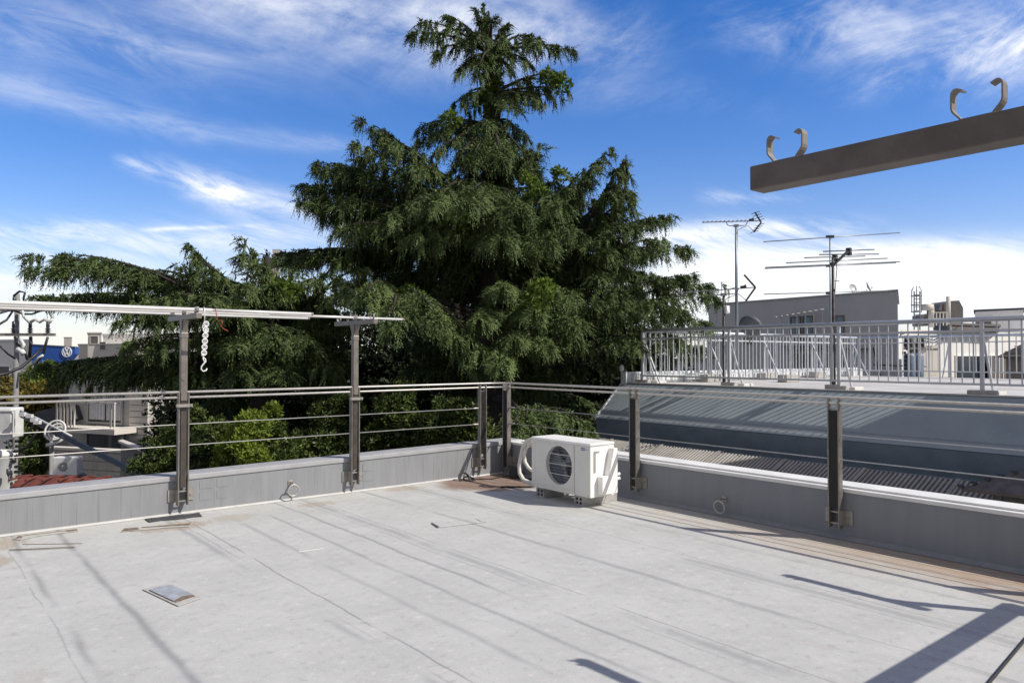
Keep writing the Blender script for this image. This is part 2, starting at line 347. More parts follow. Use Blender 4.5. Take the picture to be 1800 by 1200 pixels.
def leaf_mat(name, dark, light, trans=.25, rough=.5):
    m, nt, b = newmat(name)
    a = nt.nodes.new('ShaderNodeAttribute'); a.attribute_name = 'tint'
    f = Ex(nt, a.outputs['Fac'])
    n = noise(nt, wpos(nt), 1.3, 3, .6)
    c = mix(nt, (f*.75+(n-.5)*.9+.12).min(1.0).max(0.0), dark, light)
    nt.links.new(c, b.inputs['Base Color']); b.inputs['Roughness'].default_value = rough; b.inputs['Specular IOR Level'].default_value = .22
    t = nt.nodes.new('ShaderNodeBsdfTranslucent'); nt.links.new(c, t.inputs['Color'])
    ms = nt.nodes.new('ShaderNodeMixShader'); ms.inputs[0].default_value = trans
    nt.links.new(b.outputs[0], ms.inputs[1]); nt.links.new(t.outputs[0], ms.inputs[2])
    nt.links.new(ms.outputs[0], nt.nodes['Material Output'].inputs['Surface'])
    return m
M_cedar = leaf_mat('cedar_needles', (.011, .023, .010), (.150, .205, .070), .05, .7)
M_ivy = leaf_mat('ivy_leaves', (.06, .10, .02), (.22, .30, .05), .25)
M_bushd = leaf_mat('dark_evergreen_leaves', (.014, .030, .010), (.165, .215, .055), .12, .38)
M_bushk = leaf_mat('shade_darkened_leaves', (.008, .014, .007), (.040, .058, .022), .06, .6)  # leaf colours darkened; the shade behind the cedars is put into them
M_bushy = leaf_mat('yellow_green_leaves', (.08, .13, .02), (.27, .34, .05), .3)
M_busho = leaf_mat('autumn_leaves', (.09, .09, .02), (.34, .27, .06), .3)
# ------------------------------------------------------------------ foliage: arrays of small diamond leaves
def leaves_obj(name, base, axis, side, tint, material, parent):
    """one mesh of diamond-shaped leaves; base, axis (full length) and side (half width) are (N,3)"""
    n = len(base); org = np.array(parent.location)
    fold = np.cross(axis, side); fold /= (np.linalg.norm(fold, axis=1, keepdims=True)+1e-9)
    hw = np.linalg.norm(side, axis=1, keepdims=True)
    mid = base+axis*.45+fold*hw*.35
    v = np.empty((n, 4, 3)); v[:, 0] = base; v[:, 1] = mid+side; v[:, 2] = base+axis; v[:, 3] = mid-side
    v = v.reshape(-1, 3)-org
    me = bpy.data.meshes.new(name); me.vertices.add(n*4); me.vertices.foreach_set('co', v.ravel())
    me.loops.add(n*4); me.loops.foreach_set('vertex_index', np.arange(n*4, dtype=np.int32))
    me.polygons.add(n); me.polygons.foreach_set('loop_start', np.arange(0, n*4, 4, dtype=np.int32)); me.polygons.foreach_set('loop_total', np.full(n, 4, dtype=np.int32))
    me.update(); at = me.attributes.new('tint', 'FLOAT', 'FACE'); at.data.foreach_set('value', tint.astype(np.float32))
    me.materials.append(material); o = bpy.data.objects.new(name, me); COL.objects.link(o); o.parent = parent
    return o
def nrm(a): return a/(np.linalg.norm(a, axis=-1, keepdims=True)+1e-9)
class Cedar:
    def __init__(s): s.B = []; s.A = []; s.S = []; s.T = []; s.wood = MB()
    def limb(s, p0, p1, lift=.3, spread=1.0, dens=1.0, r0=.07, t0=.12, hang=1.0, tone=.5):
        p0, p1 = np.array(p0, float), np.array(p1, float); L = np.linalg.norm(p1-p0)
        ctrl = (p0+p1)/2+np.array([0, 0, lift])
        def bez(t): t = t[:, None]; return (1-t)**2*p0+2*t*(1-t)*ctrl+t*t*p1
        def tan(t): t = t[:, None]; return nrm(2*(1-t)*(ctrl-p0)+2*t*(p1-ctrl))
        tt = np.linspace(0, .90, 9); pts = bez(tt); s.wood.tube([tuple(p) for p in pts], [max(.008, r0*.8*(1-.9*q)) for q in tt], 6)
        # side branchlets in two ranks, each carrying hanging sprays
        nb = max(6, int(L/.085)); tb = np.sort(t0+(1.03-t0)*RNG.uniform(0, 1, nb)**.85); sg = np.where(np.arange(nb) % 2 == 0, 1.0, -1.0)
        c = bez(tb); T = tan(tb); S = nrm(np.cross(T, np.array([0, 0, 1.0])))
        bl = spread*(.30+.85*np.minimum(1, (1-tb)*1.6+.12))*RNG.uniform(.55, 1.1, nb); bl = np.minimum(bl*.66, L*.42)
        bd = nrm(T*RNG.uniform(.45, .9, (nb, 1))+S*sg[:, None]*RNG.uniform(.6, 1.0, (nb, 1))+np.array([0, 0, 1.0])*RNG.uniform(-.18, .12, (nb, 1)))
        ns = int(max(60, nb*13*dens*max(.5, spread)))
        ib = RNG.integers(0, nb, ns); q = RNG.uniform(0, 1, ns)**.8
        base = c[ib]+bd[ib]*(q*bl[ib])[:, None]; base[:, 2] -= .62*bl[ib]*q**1.6
        down = np.array([0, 0, -1.0]); fr = (RNG.random((ns, 1)) < .58)
        dr = np.where(fr, bd[ib]*RNG.uniform(.6, 1.0, (ns, 1))+down*RNG.uniform(.05, .55, (ns, 1))*hang, bd[ib]*RNG.uniform(.1, .45, (ns, 1))+down*RNG.uniform(.7, 1.2, (ns, 1))*hang)
        dr = nrm(dr+RNG.normal(0, .24, (ns, 3)))
        sl = np.where(fr[:, 0], RNG.uniform(.12, .26, ns), RNG.uniform(.10, .30, ns))*(.75+.35*spread)
        tn = np.clip(RNG.normal(tone, .13, ns), 0, 1); K = 11
        out = nrm(bd[ib]*[.8, .8, .1]+np.array([0, 0, .55+.5*1])*(1-.45*q[:, None]))
        for k in range(K):
            f = k/(K-1.0)
            pos = base+dr*(sl*f)[:, None]; pos[:, 2] -= .07*f*f
            sd = nrm(np.cross(dr, out))*(1 if k % 2 else -1); ax = nrm(dr+sd*np.where(fr, RNG.uniform(.35, 1.0, (ns, 1)), RNG.uniform(.1, .5, (ns, 1)))+down*.18+RNG.normal(0, .12, (ns, 3)))
            ln = RNG.uniform(.045, .085, ns)*(1.1-.5*f); wd = RNG.uniform(.008, .0135, ns)*(1.25-.5*f)
            s.B.append(pos); s.A.append(ax*ln[:, None]); s.S.append(nrm(np.cross(ax, out+RNG.normal(0, .35, (ns, 3))))*wd[:, None]); s.T.append(np.clip(tn+.20*f+RNG.normal(0, .07, ns), 0, 1))
        # short tufts standing on top of limb and branchlets
        nt_ = int(ns*1.9); ib = RNG.integers(0, nb, nt_); q = RNG.uniform(0, 1, nt_)
        pos = c[ib]+bd[ib]*(q*bl[ib])[:, None]; pos[:, 2] -= .62*bl[ib]*q**1.6
        ax = nrm(bd[ib]*.8+RNG.normal(0, .45, (nt_, 3))+np.array([0, 0, .25]))
        s.B.append(pos); s.A.append(ax*RNG.uniform(.05, .095, (nt_, 1))); s.S.append(nrm(np.cross(ax, np.array([0, 0, 1.0])+bd[ib]*.4+RNG.normal(0, .35, (nt_, 3))))*RNG.uniform(.009, .015, (nt_, 1))); s.T.append(np.clip(RNG.normal(tone+.15, .2, nt_), 0, 1))
    def finish(s, parent):
        s.wood.build('limb', M_bark, parent, True)
        leaves_obj('crown', np.concatenate(s.B), np.concatenate(s.A), np.concatenate(s.S), np.concatenate(s.T), M_cedar, parent)
def clump(cents, parent, material, per=900, leaf=.09, name='crown', asp=.42, ros=13):
    """broad-leaved foliage: lobes (centre, radii) covered with rosettes of leaves, plus loose leaves inside"""
    B, A, S, T = [], [], [], []
    for c, r in cents:
        r = np.array(r, float); area = (r[0]*r[1]+r[1]*r[2]+r[0]*r[2])/3/.36
        n = int(per*area*.10)+16
        d = nrm(RNG.normal(0, 1, (n, 3))); d[:, 2] = np.where(d[:, 2] < -.5, -d[:, 2], d[:, 2])
        bumpy = 1+.20*np.sin(d[:, :1]*7+r[0]*40)*np.cos(d[:, 1:2]*6+r[1]*70)+.14*np.sin(d[:, 2:]*9)
        q = RNG.uniform(.62, 1.06, (n, 1))*bumpy; p = np.array(c)+d*q*r
        up = nrm(d+np.array([0, 0, .9])+RNG.normal(0, .3, (n, 3))); tn = np.clip(RNG.normal(.32, .18, n)+(RNG.random(n) < .16)*RNG.uniform(.3, .7, n), 0, 1)
        k = ros; I = np.repeat(np.arange(n), k); N = n*k
        dirn = nrm(up[I]*RNG.uniform(.15, 1.1, (N, 1))+nrm(RNG.normal(0, 1, (N, 3)))*.95); l = RNG.uniform(.65, 1.15, (N, 1))*leaf
        B.append(p[I]+dirn*.012+RNG.normal(0, .014, (N, 3))); A.append(dirn*l); S.append(nrm(np.cross(dirn, up[I]+RNG.normal(0, .25, (N, 3))))*l*asp*.55); T.append(np.clip(tn[I]+RNG.normal(0, .08, N), 0, 1))
        m = int(per*area*.5)+30
        d = nrm(RNG.normal(0, 1, (m, 3))); p = np.array(c)+d*RNG.uniform(.1, .95, (m, 1))**.5*r; ax = nrm(d+RNG.normal(0, .7, (m, 3))); l = RNG.uniform(.7, 1.3, (m, 1))*leaf
        B.append(p); A.append(ax*l); S.append(nrm(np.cross(ax, d+RNG.normal(0, .5, (m, 3))))*l*asp*.6); T.append(np.clip(RNG.normal(.35, .2, m), 0, 1))
    return leaves_obj(name, np.concatenate(B), np.concatenate(A), np.concatenate(S), np.concatenate(T), material, parent)
# ------------------------------------------------------------------ our roof
WX, WY = 6.22, 7.79              # inner faces of the right and the left parapet
floor = MB().box((-5, -7, -.25), (WX, WY, 0)).build('roof_floor', M_floor); tag(floor, kind='structure')
def ztop(x): return .362+.0115*(x-.6)
def parapet_left():
    t = thing('parapet_wall', (3, WY+.1, 0), 'grey rain streaked parapet wall behind the laundry poles, sunlit on its inner face', 'parapet')
    m = MB(); xs = [-5, -2, 0, 2, 4, WX]
    poly = [(x, ztop(x)-.055) for x in xs]
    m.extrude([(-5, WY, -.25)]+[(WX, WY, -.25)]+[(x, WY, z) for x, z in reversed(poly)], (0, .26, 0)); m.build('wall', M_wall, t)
    c = MB()
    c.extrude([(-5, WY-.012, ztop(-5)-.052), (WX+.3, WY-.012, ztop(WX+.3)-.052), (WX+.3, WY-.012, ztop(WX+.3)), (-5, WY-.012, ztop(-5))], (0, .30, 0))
    c.build('coping', M_cop, t, bevel=.008)
    e = MB(); e.extrude([(-5, WY-.001, .001), (WX-.02, WY-.001, .001), (WX-.02, WY-.001, .022), (-5, WY-.001, .022)], (0, -.008, 0))
    e.add([(-5, WY-.0095, .018), (WX-.02, WY-.0095, .018), (WX-.02, WY-.024, .003), (-5, WY-.024, .003)], [(0, 1, 2, 3)])
    e.build('sealant_fillet', M_bevel, t)
    # square repair marks beside the posts
    k = MB()
    for x in (2.33, 2.50, 4.14):
        for z in (.11, .225): k.box((x, WY-.003, z), (x+.12, WY, z+.085))
    k.build('mortar_patch', M_wall, t)
def parapet_right():
    t = thing('parapet_wall', (WX+.1, 1, 0), 'grey parapet wall behind the air conditioner with a white sunlit coping and shaded inner face', 'parapet')
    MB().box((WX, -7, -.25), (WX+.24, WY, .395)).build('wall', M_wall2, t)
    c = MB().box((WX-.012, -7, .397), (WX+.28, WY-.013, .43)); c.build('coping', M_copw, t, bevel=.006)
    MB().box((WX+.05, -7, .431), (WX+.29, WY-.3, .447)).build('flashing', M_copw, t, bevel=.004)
    e = MB(); e.add([(WX-.001, -7, .035), (WX-.001, WY-.06, .035), (WX-.05, WY-.06, .004), (WX-.05, -7, .004)], [(0, 1, 2, 3)]); e.build('sealant_fillet', M_wall, t)
parapet_left(); parapet_right()
body = thing('apartment_building', (0, 0, GROUND), 'grey building carrying the flat roof terrace', 'building')
MB().box((-5, -7, GROUND), (WX+.22, WY+.24, -.26)).build('wall', M_bcream, body)
# ---- railing: posts of two flat bars with a dark infill, two stainless rods on top, two wires below
RY, RX = 7.72, 6.15
rail = thing('roof_railing', (RX, RY, 0), 'bronze post and stainless rod railing running round the corner of the roof', 'railing')
def post(x, y, along, ztop_, infill=(.27, 1.09), w_=.062, gap=.078, inf=None):
    """along = direction of the railing at this post"""
    m = MB(); ac = Vector((-along.y, along.x, 0))
    for s in (-1, 1): m.cbox(Vector((x, y, (.10+ztop_)/2))+along*s*(gap/2+.006), (.012, w_, ztop_-.10), (along, ac, Z_))
    p = m.build('post', M_post, rail, bevel=.002)
    if infill: MB().cbox((x, y, sum(infill)/2), (gap-.004 if inf is None else .05, w_*.86 if inf is None else .034, infill[1]-infill[0]), (along, ac, Z_)).build('infill', inf or M_postd, p)
    wall = Vector((0, 1, 0)) if abs(along.x) > .5 else Vector((1, 0, 0))
    for s in (-1, 1):
        b = MB(); b.cbox(Vector((x, y, .19))+along*s*(gap/2+.045)+wall*.062, (.07, .006, .12), (along, wall, Z_))
        b.cbox(Vector((x, y, .19))+along*s*(gap/2+.015)+wall*.022, (.006, .08, .12), (along, wall, Z_))
        b.lathe(Vector((x, y, .19))+along*s*(gap/2+.05)+wall*.060, -wall, [(.014, 0), (.014, .008), (.007, .009), (.007, .02), (0, .02)], 8)
        b.build('bracket', M_bolt, p)
    for z in (.14, .235, .72, .96, 1.10) if infill else (.14, .235): MB().cbox((x, y, z), (gap+.03, .012, .012), (along, ac, Z_)).build('spacer', M_bolt, p)
    return p
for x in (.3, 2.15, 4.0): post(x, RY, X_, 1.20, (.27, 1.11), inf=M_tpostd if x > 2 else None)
post(5.81, RY, X_, 1.20, (.30, 1.1)); post(RX, 7.64, Y_, 1.20, (.12, 1.1))
for y in (5.44, 3.2, .96, -1.28): post(RX, y, Y_, 1.19)
def path(z, o=0): return [(-5, RY-o, z), (5.78, RY-o, z), (5.90, RY-.012-o, z), (6.10, 7.66-o, z), (RX-o, 7.58, z), (RX-o, -6, z)]
for z, r in ((1.20, .0125), (1.148, .0115)): MB().tube(path(z), r, 8).build('rod', M_rod, rail, True)
for z in (.885, .68):
    for a, b_ in (((-5, RY, z), (5.80, RY, z)), ((RX, 7.62, z), (RX, -6, z))):
        wv = MB().tube([a, b_], .0045, 6).build('wire', M_rod, rail, True)
        d = (Vector(a)-Vector(b_)).normalized() if a[0] < 0 else (Vector(b_)-Vector(a)).normalized(); q = Vector(b_) if a[0] < 0 else Vector(a)
        MB().tube([q+d*.035, q+d*.05, q+d*.13, q+d*.14], [.008, .012, .012, .006], 8).build('turnbuckle', M_bolt, wv, True)
# ---- laundry posts: square upright with an arm and pairs of curled clips
def clip_pair(m, c, al, ac):
    """two curled straps facing each other, c = middle on top of the arm, al = along the arm, ac = across"""
    for s in (-1, 1):
        prof = [(.021, 0), (.0245, .003), (.027, .007), (.0355, .017), (.0385, .022), (.0395, .027), (.0395, .049), (.0385, .0545), (.035, .0585), (.031, .059), (.022, .0545)]
        m.strip([Vector(c)+al*s*a+Z_*z for a, z in prof], ac*.021, .003)
    m.cbox(Vector(c)+Z_*.002, (.05, .03, .003), (al, ac, Z_))
def laundry_post(x, y, zb, zt, al, s0, s1, clips, label, w_=.062, aw=.052, upright=True, armmat=None):
    zb = 1.115 if zb > .1 else zb; t = thing('laundry_post', (x, y, zb), label, 'laundry post', 'laundry posts on the roof terrace')
    ac = Vector((-al.y, al.x, 0)); c = Vector((x, y, 0))
    MB().cbox(c+Z_*((zb+zt-.05)/2), (w_, w_, zt-.05-zb), (al, ac, Z_)).build('upright', M_tpost, t, bevel=.004)
    arm = MB().bar(c+al*s0+Z_*(zt-.026), c+al*s1+Z_*(zt-.026), aw, .052).build('arm', armmat or M_tpost, t, bevel=.003)
    for sg in (-1, 1):
        br = MB(); br.extrude([c+al*sg*.03+Z_*(zt-.053)-ac*.02, c+al*sg*.09+Z_*(zt-.053)-ac*.02, c+al*sg*.03+Z_*(zt-.16)-ac*.02], ac*.04); br.build('gusset', M_tpost, t)
    MB().cbox(c+Z_*(zt-.20), (w_+.006, w_+.006, .05), (al, ac, Z_)).build('collar', M_post, t, bevel=.003)
    for q in clips:
        m = MB(); clip_pair(m, c+al*q+Z_*zt, al, ac); m.build('clip', M_clip, t)
    return t
A_ = Vector((0, -1, 0))
def clamp(t, x, y):
    m = MB(); m.box((x-.075, y-.052, 1.055), (x+.075, y-.030, 1.085))
    for s in (-1, 1): m.tube([(x+s*.058, y-.06, 1.07), (x+s*.058, y+.02, 1.07)], .008, 8)
    m.build('clamp', M_bolt, t)
t1 = laundry_post(2.15, RY, .25, 1.955, A_, -.47, .48, (-.40, .0, .40), 'tall brown laundry post by the rail with the plastic chain hanging from its arm'); clamp(t1, 2.15, RY)
t2 = laundry_post(4.0, RY, .25, 1.955, A_, -.47, .48, (-.40, .0, .40), 'tall brown laundry post by the rail under the free ends of the white poles'); clamp(t2, 4.0, RY)
laundry_post(1.429, -.20, 0, 1.956, A_, -1.114, .5, (-1.042, -.683, .0), 'weathered brown laundry arm with curled clips jutting into the sky at upper right', armmat=M_arm)
laundry_post(3.79, .32, 0, 1.955, A_, -.70, .50, (-.62, -.2, .35), 'laundry post whose arm shadow lies alone on the pale floor')
laundry_post(5.965, .42, 0, 1.955, A_, -.74, .20, (-.6, -.2), 'laundry post whose shadow touches the shadow of the rail')
# poles lying in the clips
def lpole(y, x0, x1, z, r, label, xi=None, r2=.0):
    t = thing('laundry_pole', ((x0+x1)/2, y, z), label, 'laundry pole', 'white laundry poles')
    if xi: 
        MB().tube([(x0, y, z), (xi, y, z)], r, 12).build('outer_tube', M_pole, t, True); MB().tube([(xi-.1, y, z), (x1, y, z)], r2, 12).build('inner_tube', M_pole, t, True)
    else: MB().tube([(x0, y, z), (x1, y, z)], r, 12).build('tube', M_pole, t, True)
    c = MB(); c.tube([(x1-.01, y, z), (x1+.012, y, z)], (r2 or r)*1.12, 12); c.tube([(x0-.012, y, z), (x0+.01, y, z)], r*1.12, 12); c.build('end_cap', M_clip, t, True)
lpole(RY, -2.0, 4.63, 1.988, .016, 'white telescopic laundry pole reaching farthest right past the second post', 3.0, .0135)
lpole(RY-.40, -2.4, 3.30, 1.987, .018, 'thick white laundry pole in the front clips nearest the camera', 2.29, .0155)
lpole(RY+.40, -1.6, 3.62, 1.985, .0155, 'white laundry pole lying in the rear clips farthest from the camera')
# plastic chain with a hook
def chain():
    x, y = 2.215, RY-.425; t = thing('hanger_chain', (x, y, 1.4), 'white plastic ring chain with an S hook hanging from the laundry pole', 'chain')
    m = MB(); m.tube([(x, y+.04, 1.985), (x, y+.03, 2.008), (x, y, 2.006), (x, y-.004, 1.95), (x+.002, y, 1.88)], .005, 6); m.build('cord', M_white, t, True)
    z = 1.855
    for i in range(6):
        xx = x+.016-.0035*i; m = MB().ring((xx, y, z-.0545*i), X_, Z_, .0225, .0056, 22, 8); m.build('ring', M_white, t, True)
        MB().ring((xx+.001, y, z-.0545*i), X_, Z_, .0100, .0028, 14, 6).build('inner_ring', M_white, t, True)
    zb = z-.0545*5-.035
    pts = [(x-.012, y, zb+.012), (x-.008, y, zb-.005), (x+.012, y, zb-.025), (x+.016, y, zb-.045), (x-.006, y, zb-.07), (x-.024, y, zb-.095), (x-.026, y, zb-.12), (x-.008, y, zb-.138), (x+.018, y, zb-.132), (x+.027, y, zb-.112)]
    MB().tube(pts, .0062, 8).build('hook', M_white, t, True); MB().tube([(x-.012, y, zb-.012), (x, y, zb-.045), (x+.006, y, zb-.05)], .005, 8).build('hook_latch', M_white, t, True)
    MB().lathe((x-.012, y, zb+.0), Z_, [(0, 0), (.014, .006), (.014, .02), (0, .03)], 12).build('swivel', M_white, t, True)
chain()
k = MB(); q = Vector((2.32, RY-.47, 1.90)); k.tube([q+Vector((-.02, 0, .1)), q, q+Vector((.01, 0, -.03)), q+Vector((.035, 0, -.01)), q+Vector((.02, 0, .0)), q+Vector((.05, 0, -.03)), q+Vector((.03, 0, -.055)), q+Vector((.06, 0, -.09)), q+Vector((.10, 0, -.11))], .0045, 6)
tag(k.build('cord', M_red, None, True), 'short frayed red cord tied to the arm end beside the plastic chain', 'cord')
# ---- air conditioner
def aircon():
    x0, x1, y0, y1, z0, z1 = 5.45, 5.80, 5.395, 6.325, .108, .648
    t = thing('outdoor_unit', ((x0+x1)/2, (y0+y1)/2, 0), 'ivory air conditioner outdoor unit with round fan grille in the roof corner', 'air conditioner')
    cs = MB().box((x0+.14, y0+.02, z0), (x1, y1, z1-.018))
    for a_, b_ in (((x0+.0121, y0+.02, z0), (x0+.14, y0+.035, z1-.018)), ((x0+.0121, y1-.015, z0), (x0+.14, y1, z1-.018)), ((x0+.0121, y0+.035, z0), (x0+.14, y1-.015, z0+.015))): cs.box(a_, b_)
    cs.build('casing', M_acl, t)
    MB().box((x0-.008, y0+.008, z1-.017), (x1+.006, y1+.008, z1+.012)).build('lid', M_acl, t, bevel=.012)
    # front panel with a round hole; the fan sits in a dark well behind it
    cy, cz, R = 5.885, .390, .205; n = 48; hole = [(cy+R*math.cos(2*pi*i/n), cz+R*math.sin(2*pi*i/n)) for i in range(n)]
    ya, yb, za, zb = y0+.02, y1, z0+.002, z1-.018
    def edge(a):
        c, s = math.cos(a), math.sin(a); k1 = ((yb-cy)/c if c > 1e-6 else (ya-cy)/c if c < -1e-6 else 9); k2 = ((zb-cz)/s if s > 1e-6 else (za-cz)/s if s < -1e-6 else 9)
        k_ = min(k1, k2); return (cy+c*k_, cz+s*k_)
    outer = [edge(2*pi*i/n) for i in range(n)]
    for (yy, zz) in ((ya, za), (ya, zb), (yb, za), (yb, zb)):
        i = min(range(n), key=lambda i: (outer[i][0]-yy)**2+(outer[i][1]-zz)**2); outer[i] = (yy, zz)
    m = MB(); vs = []
    for xx, ring in ((x0, outer), (x0, hole), (x0+.05, hole), (x0+.012, outer)): vs += [(xx, a, b_) for a, b_ in ring]
    m.add(vs, [(r*n+i, r*n+(i+1) % n, (r+1)*n+(i+1) % n, (r+1)*n+i) for r in (0, 1) for i in range(n)]+[(i, (i+1) % n, 3*n+(i+1) % n, 3*n+i) for i in range(n)])
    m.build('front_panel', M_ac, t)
    # shallow framed square round the grille and the seam of the service panel
    s = MB(); fy0, fy1, fz0, fz1 = 5.655, 6.275, .150, .605
    for a, b_ in (((x0-.004, fy0, fz0), (x0, fy1, fz0+.006)), ((x0-.004, fy0, fz1), (x0, fy1, fz1+.006)), ((x0-.004, fy0, fz0+.006), (x0, fy0+.006, fz1)), ((x0-.004, fy1-.006, fz0+.006), (x0, fy1, fz1))): s.box(a, b_)
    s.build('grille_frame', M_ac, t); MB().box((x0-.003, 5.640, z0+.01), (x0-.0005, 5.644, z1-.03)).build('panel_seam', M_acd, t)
    wl = MB(); wl.lathe((x0+.045, cy, cz), X_, [(R+.01, 0), (R+.01, .0), (R-.005, .09), (0, .09)], 40); wl.build('fan_well', M_fan, t, True)
    f = MB()
    for k_ in range(3):
        a0 = 2*pi*k_/3+.4; pts = []
        for r_, da, xo in ((.03, -.3, 0), (.19, -.42, .0), (.195, .1, .015), (.185, .45, .03), (.03, .45, .03)): pts.append((x0+.075+xo, cy+r_*math.cos(a0+da), cz+r_*math.sin(a0+da)))
        f.extrude(pts, (.003, 0, 0))
    f.lathe((x0+.07, cy, cz), X_, [(0, 0), (.04, .004), (.045, .04), (0, .04)], 20); f.build('fan', mat('fan_blade', (.16, .17, .20), .45, var=.1), t)
    MB().box((x0+.105, cy-.19, cz-.165), (x0+.115, cy-.08, cz+.08)).build('heat_exchanger', M_coil, t)
    g = MB()
    for zz in (cz+.115, cz+.012, cz-.095):
        hw = math.sqrt(max(0, (R+.006)**2-(zz-cz)**2)); g.tube([(x0+.004, cy-hw, zz), (x0-.010, cy, zz), (x0+.004, cy+hw, zz)], .0042, 6)
    for k_ in range(-6, 7):
        zz = cz+k_*.031; hw = math.sqrt(max(0, (R+.004)**2-(zz-cz)**2)); g.tube([(x0+.006, cy-hw, zz), (x0-.006, cy, zz), (x0+.006, cy+hw, zz)], 0.0007, 4)
    g.build('fan_guard', M_wire, t, True)
    b = MB().box((x0-.003, 5.425, .580), (x0, 5.545, .612)).build('badge', M_white, t)
    q = MB().box((x0-.0045, 5.490, .583), (x0-.003, 5.543, .610)); q.box((x0-.0045, 5.466, .589), (x0-.003, 5.474, .606)); q.box((x0-.0045, 5.458, .586), (x0-.003, 5.474, .591))
    q.extrude([(x0-.0045, 5.445, .603), (x0-.0045, 5.430, .590), (x0-.0045, 5.445, .588)], (.0015, 0, 0)); q.build('blue_mark', M_blue, b)
    lt = MB()
    for i in range(5): lt.box((x0-.0055, 5.495+i*.0095, .592), (x0-.0045, 5.500+i*.0095, .602))
    lt.build('lettering', M_white, b)
    # end face: handle recess, valve cover, pipe stubs
    MB().box((x0+.05, y0+.0135, .36), (x0+.075, y0+.0195, .57)).build('vent_slot', M_acd, t); MB().extrude([(x0+.06, y0+.012, .555), (x0+.13, y0+.012, .565), (x0+.13, y0+.012, .575), (x0+.06, y0+.012, .58)], (0, .007, 0)).build('handle', M_acd, t)
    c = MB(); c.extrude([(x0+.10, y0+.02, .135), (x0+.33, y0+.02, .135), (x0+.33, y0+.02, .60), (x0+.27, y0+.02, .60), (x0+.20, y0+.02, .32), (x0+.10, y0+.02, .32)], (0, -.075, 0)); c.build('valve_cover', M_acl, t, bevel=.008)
    for zz in (.30, .255): MB().tube([(x1+.0, y0+.03, zz), (x1+.07, y0-.0, zz+.02)], [.018, .016], 10).build('valve', M_white, t, True)
    MB().tube([(5.62, 5.93, .104), (5.62, 5.93, .06), (5.60, 5.93, .045)], .018, 10).build('drain_elbow', M_white, t, True)
    for dy in (.03, .9): MB().lathe((x0+.0, y0+.02+dy, z0+.02), -X_, [(.006, -.002), (.006, .002), (0, .003)], 8).build('screw', M_bolt, t)
    for zz in (.42, .41, .40, .385): MB().box((x1-.06, y0+.0185, zz), (x1-.025, y0+.0198, zz+.004)).build('side_marking', M_acd, t)
    # insulated pipe loops at the far end
    def hp(*uv): return [P(u, v, X=5.72+dx_) for u, v, dx_ in uv]
    h = MB(); h.tube(hp((950, 776, .02), (937, 771, 0), (926, 775, 0), (919, 787, 0), (916, 802, -.02), (913, 818, -.04), (914, 832, -.06), (920, 843, -.08), (930, 848, -.08), (948, 848, -.06)), .026, 10); h.build('pipe', M_hose, t, True)
    h = MB(); h.tube(hp((948, 782, .04), (934, 779, .03), (925, 787, .02), (921, 800, .0), (923, 812, .0), (929, 822, .0), (937, 828, 0), (950, 830, .02)), .021, 10); h.build('pipe', M_hose, t, True)
    return t
aircon()
def foot(y, x0, x1, label):
    t = thing('mounting_block', ((x0+x1)/2, y, 0), label, 'mounting block', 'blocks under the outdoor unit')
    w_, h_ = .125, .104; m = MB(); m.box((x0+.02, y-w_/2, .002), (x1, y+w_/2, h_))
    for a, b_ in (((x0, y-w_/2, .002), (x0+.0205, y+w_/2, .018)), ((x0, y-w_/2, .046), (x0+.0205, y+w_/2, .058)), ((x0, y-w_/2, .088), (x0+.0205, y+w_/2, h_))): m.box(a, b_)
    for a in (y-w_/2, y-.008, y+w_/2-.016):
        for za, zb in ((.0181, .0459), (.0581, .0879)): m.box((x0+.0005, a, za), (x0+.0204, a+.016, zb))
    m.build('block', M_conc, t); h = MB()
    for ya in (y-w_/2+.0165, y+.0085):
        for za, zb in ((.0185, .0455), (.0585, .0875)): h.box((x0+.014, ya, za), (x0+.0195, ya+.037, zb))
    h.build('hollow', M_black, t)
foot(6.21, 5.47, 5.88, 'hollow grey block under the fan end of the outdoor unit'); foot(5.60, 5.465, 5.98, 'hollow grey block under the badge end of the outdoor unit, sunlit at the back')
p = MB(); p.lathe((6.10, 7.40, 0), Z_, [(.085, .001), (.085, .05), (.075, .11), (.045, .135), (0, .14)], 20); tag(p.build('roof_drain', M_black, None, True), 'black rubber drain dome in the roof corner behind the pipe loops', 'drain')
p = MB(); c = Vector((5.47, 7.64, .03)); p.ring(c, X_, Vector((0, .5, .8)).normalized(), .075, .011, 20, 8); p.ring(c+Vector((.05, -.03, -.012)), X_, Vector((0, .9, .25)).normalized(), .07, .011, 20, 8); p.tube([c+Vector((.02, .05, 0)), Vector((5.62, WY-.012, .15)), Vector((5.70, WY-.012, .36))], .004, 5)
p.tube([c+Vector((.07, 0, -.02)), c+Vector((.3, -.15, -.02)), c+Vector((.62, -.1, -.02)), c+Vector((.9, -.3, -.02))], .006, 6); tag(p.build('cable_coil', M_black, None, True), 'loose loop of black cable lying at the foot of the sunlit parapet', 'cable')
p = MB(); p.tube([(5.50, 6.95, .012), (5.75, 6.75, .012), (5.95, 6.72, .012), (6.12, 6.95, .014), (6.1, 7.3, .02)], .010, 8); tag(p.build('drain_hose', M_black, None, True), 'thin dark hose curving across the rusty floor behind the outdoor unit', 'hose')
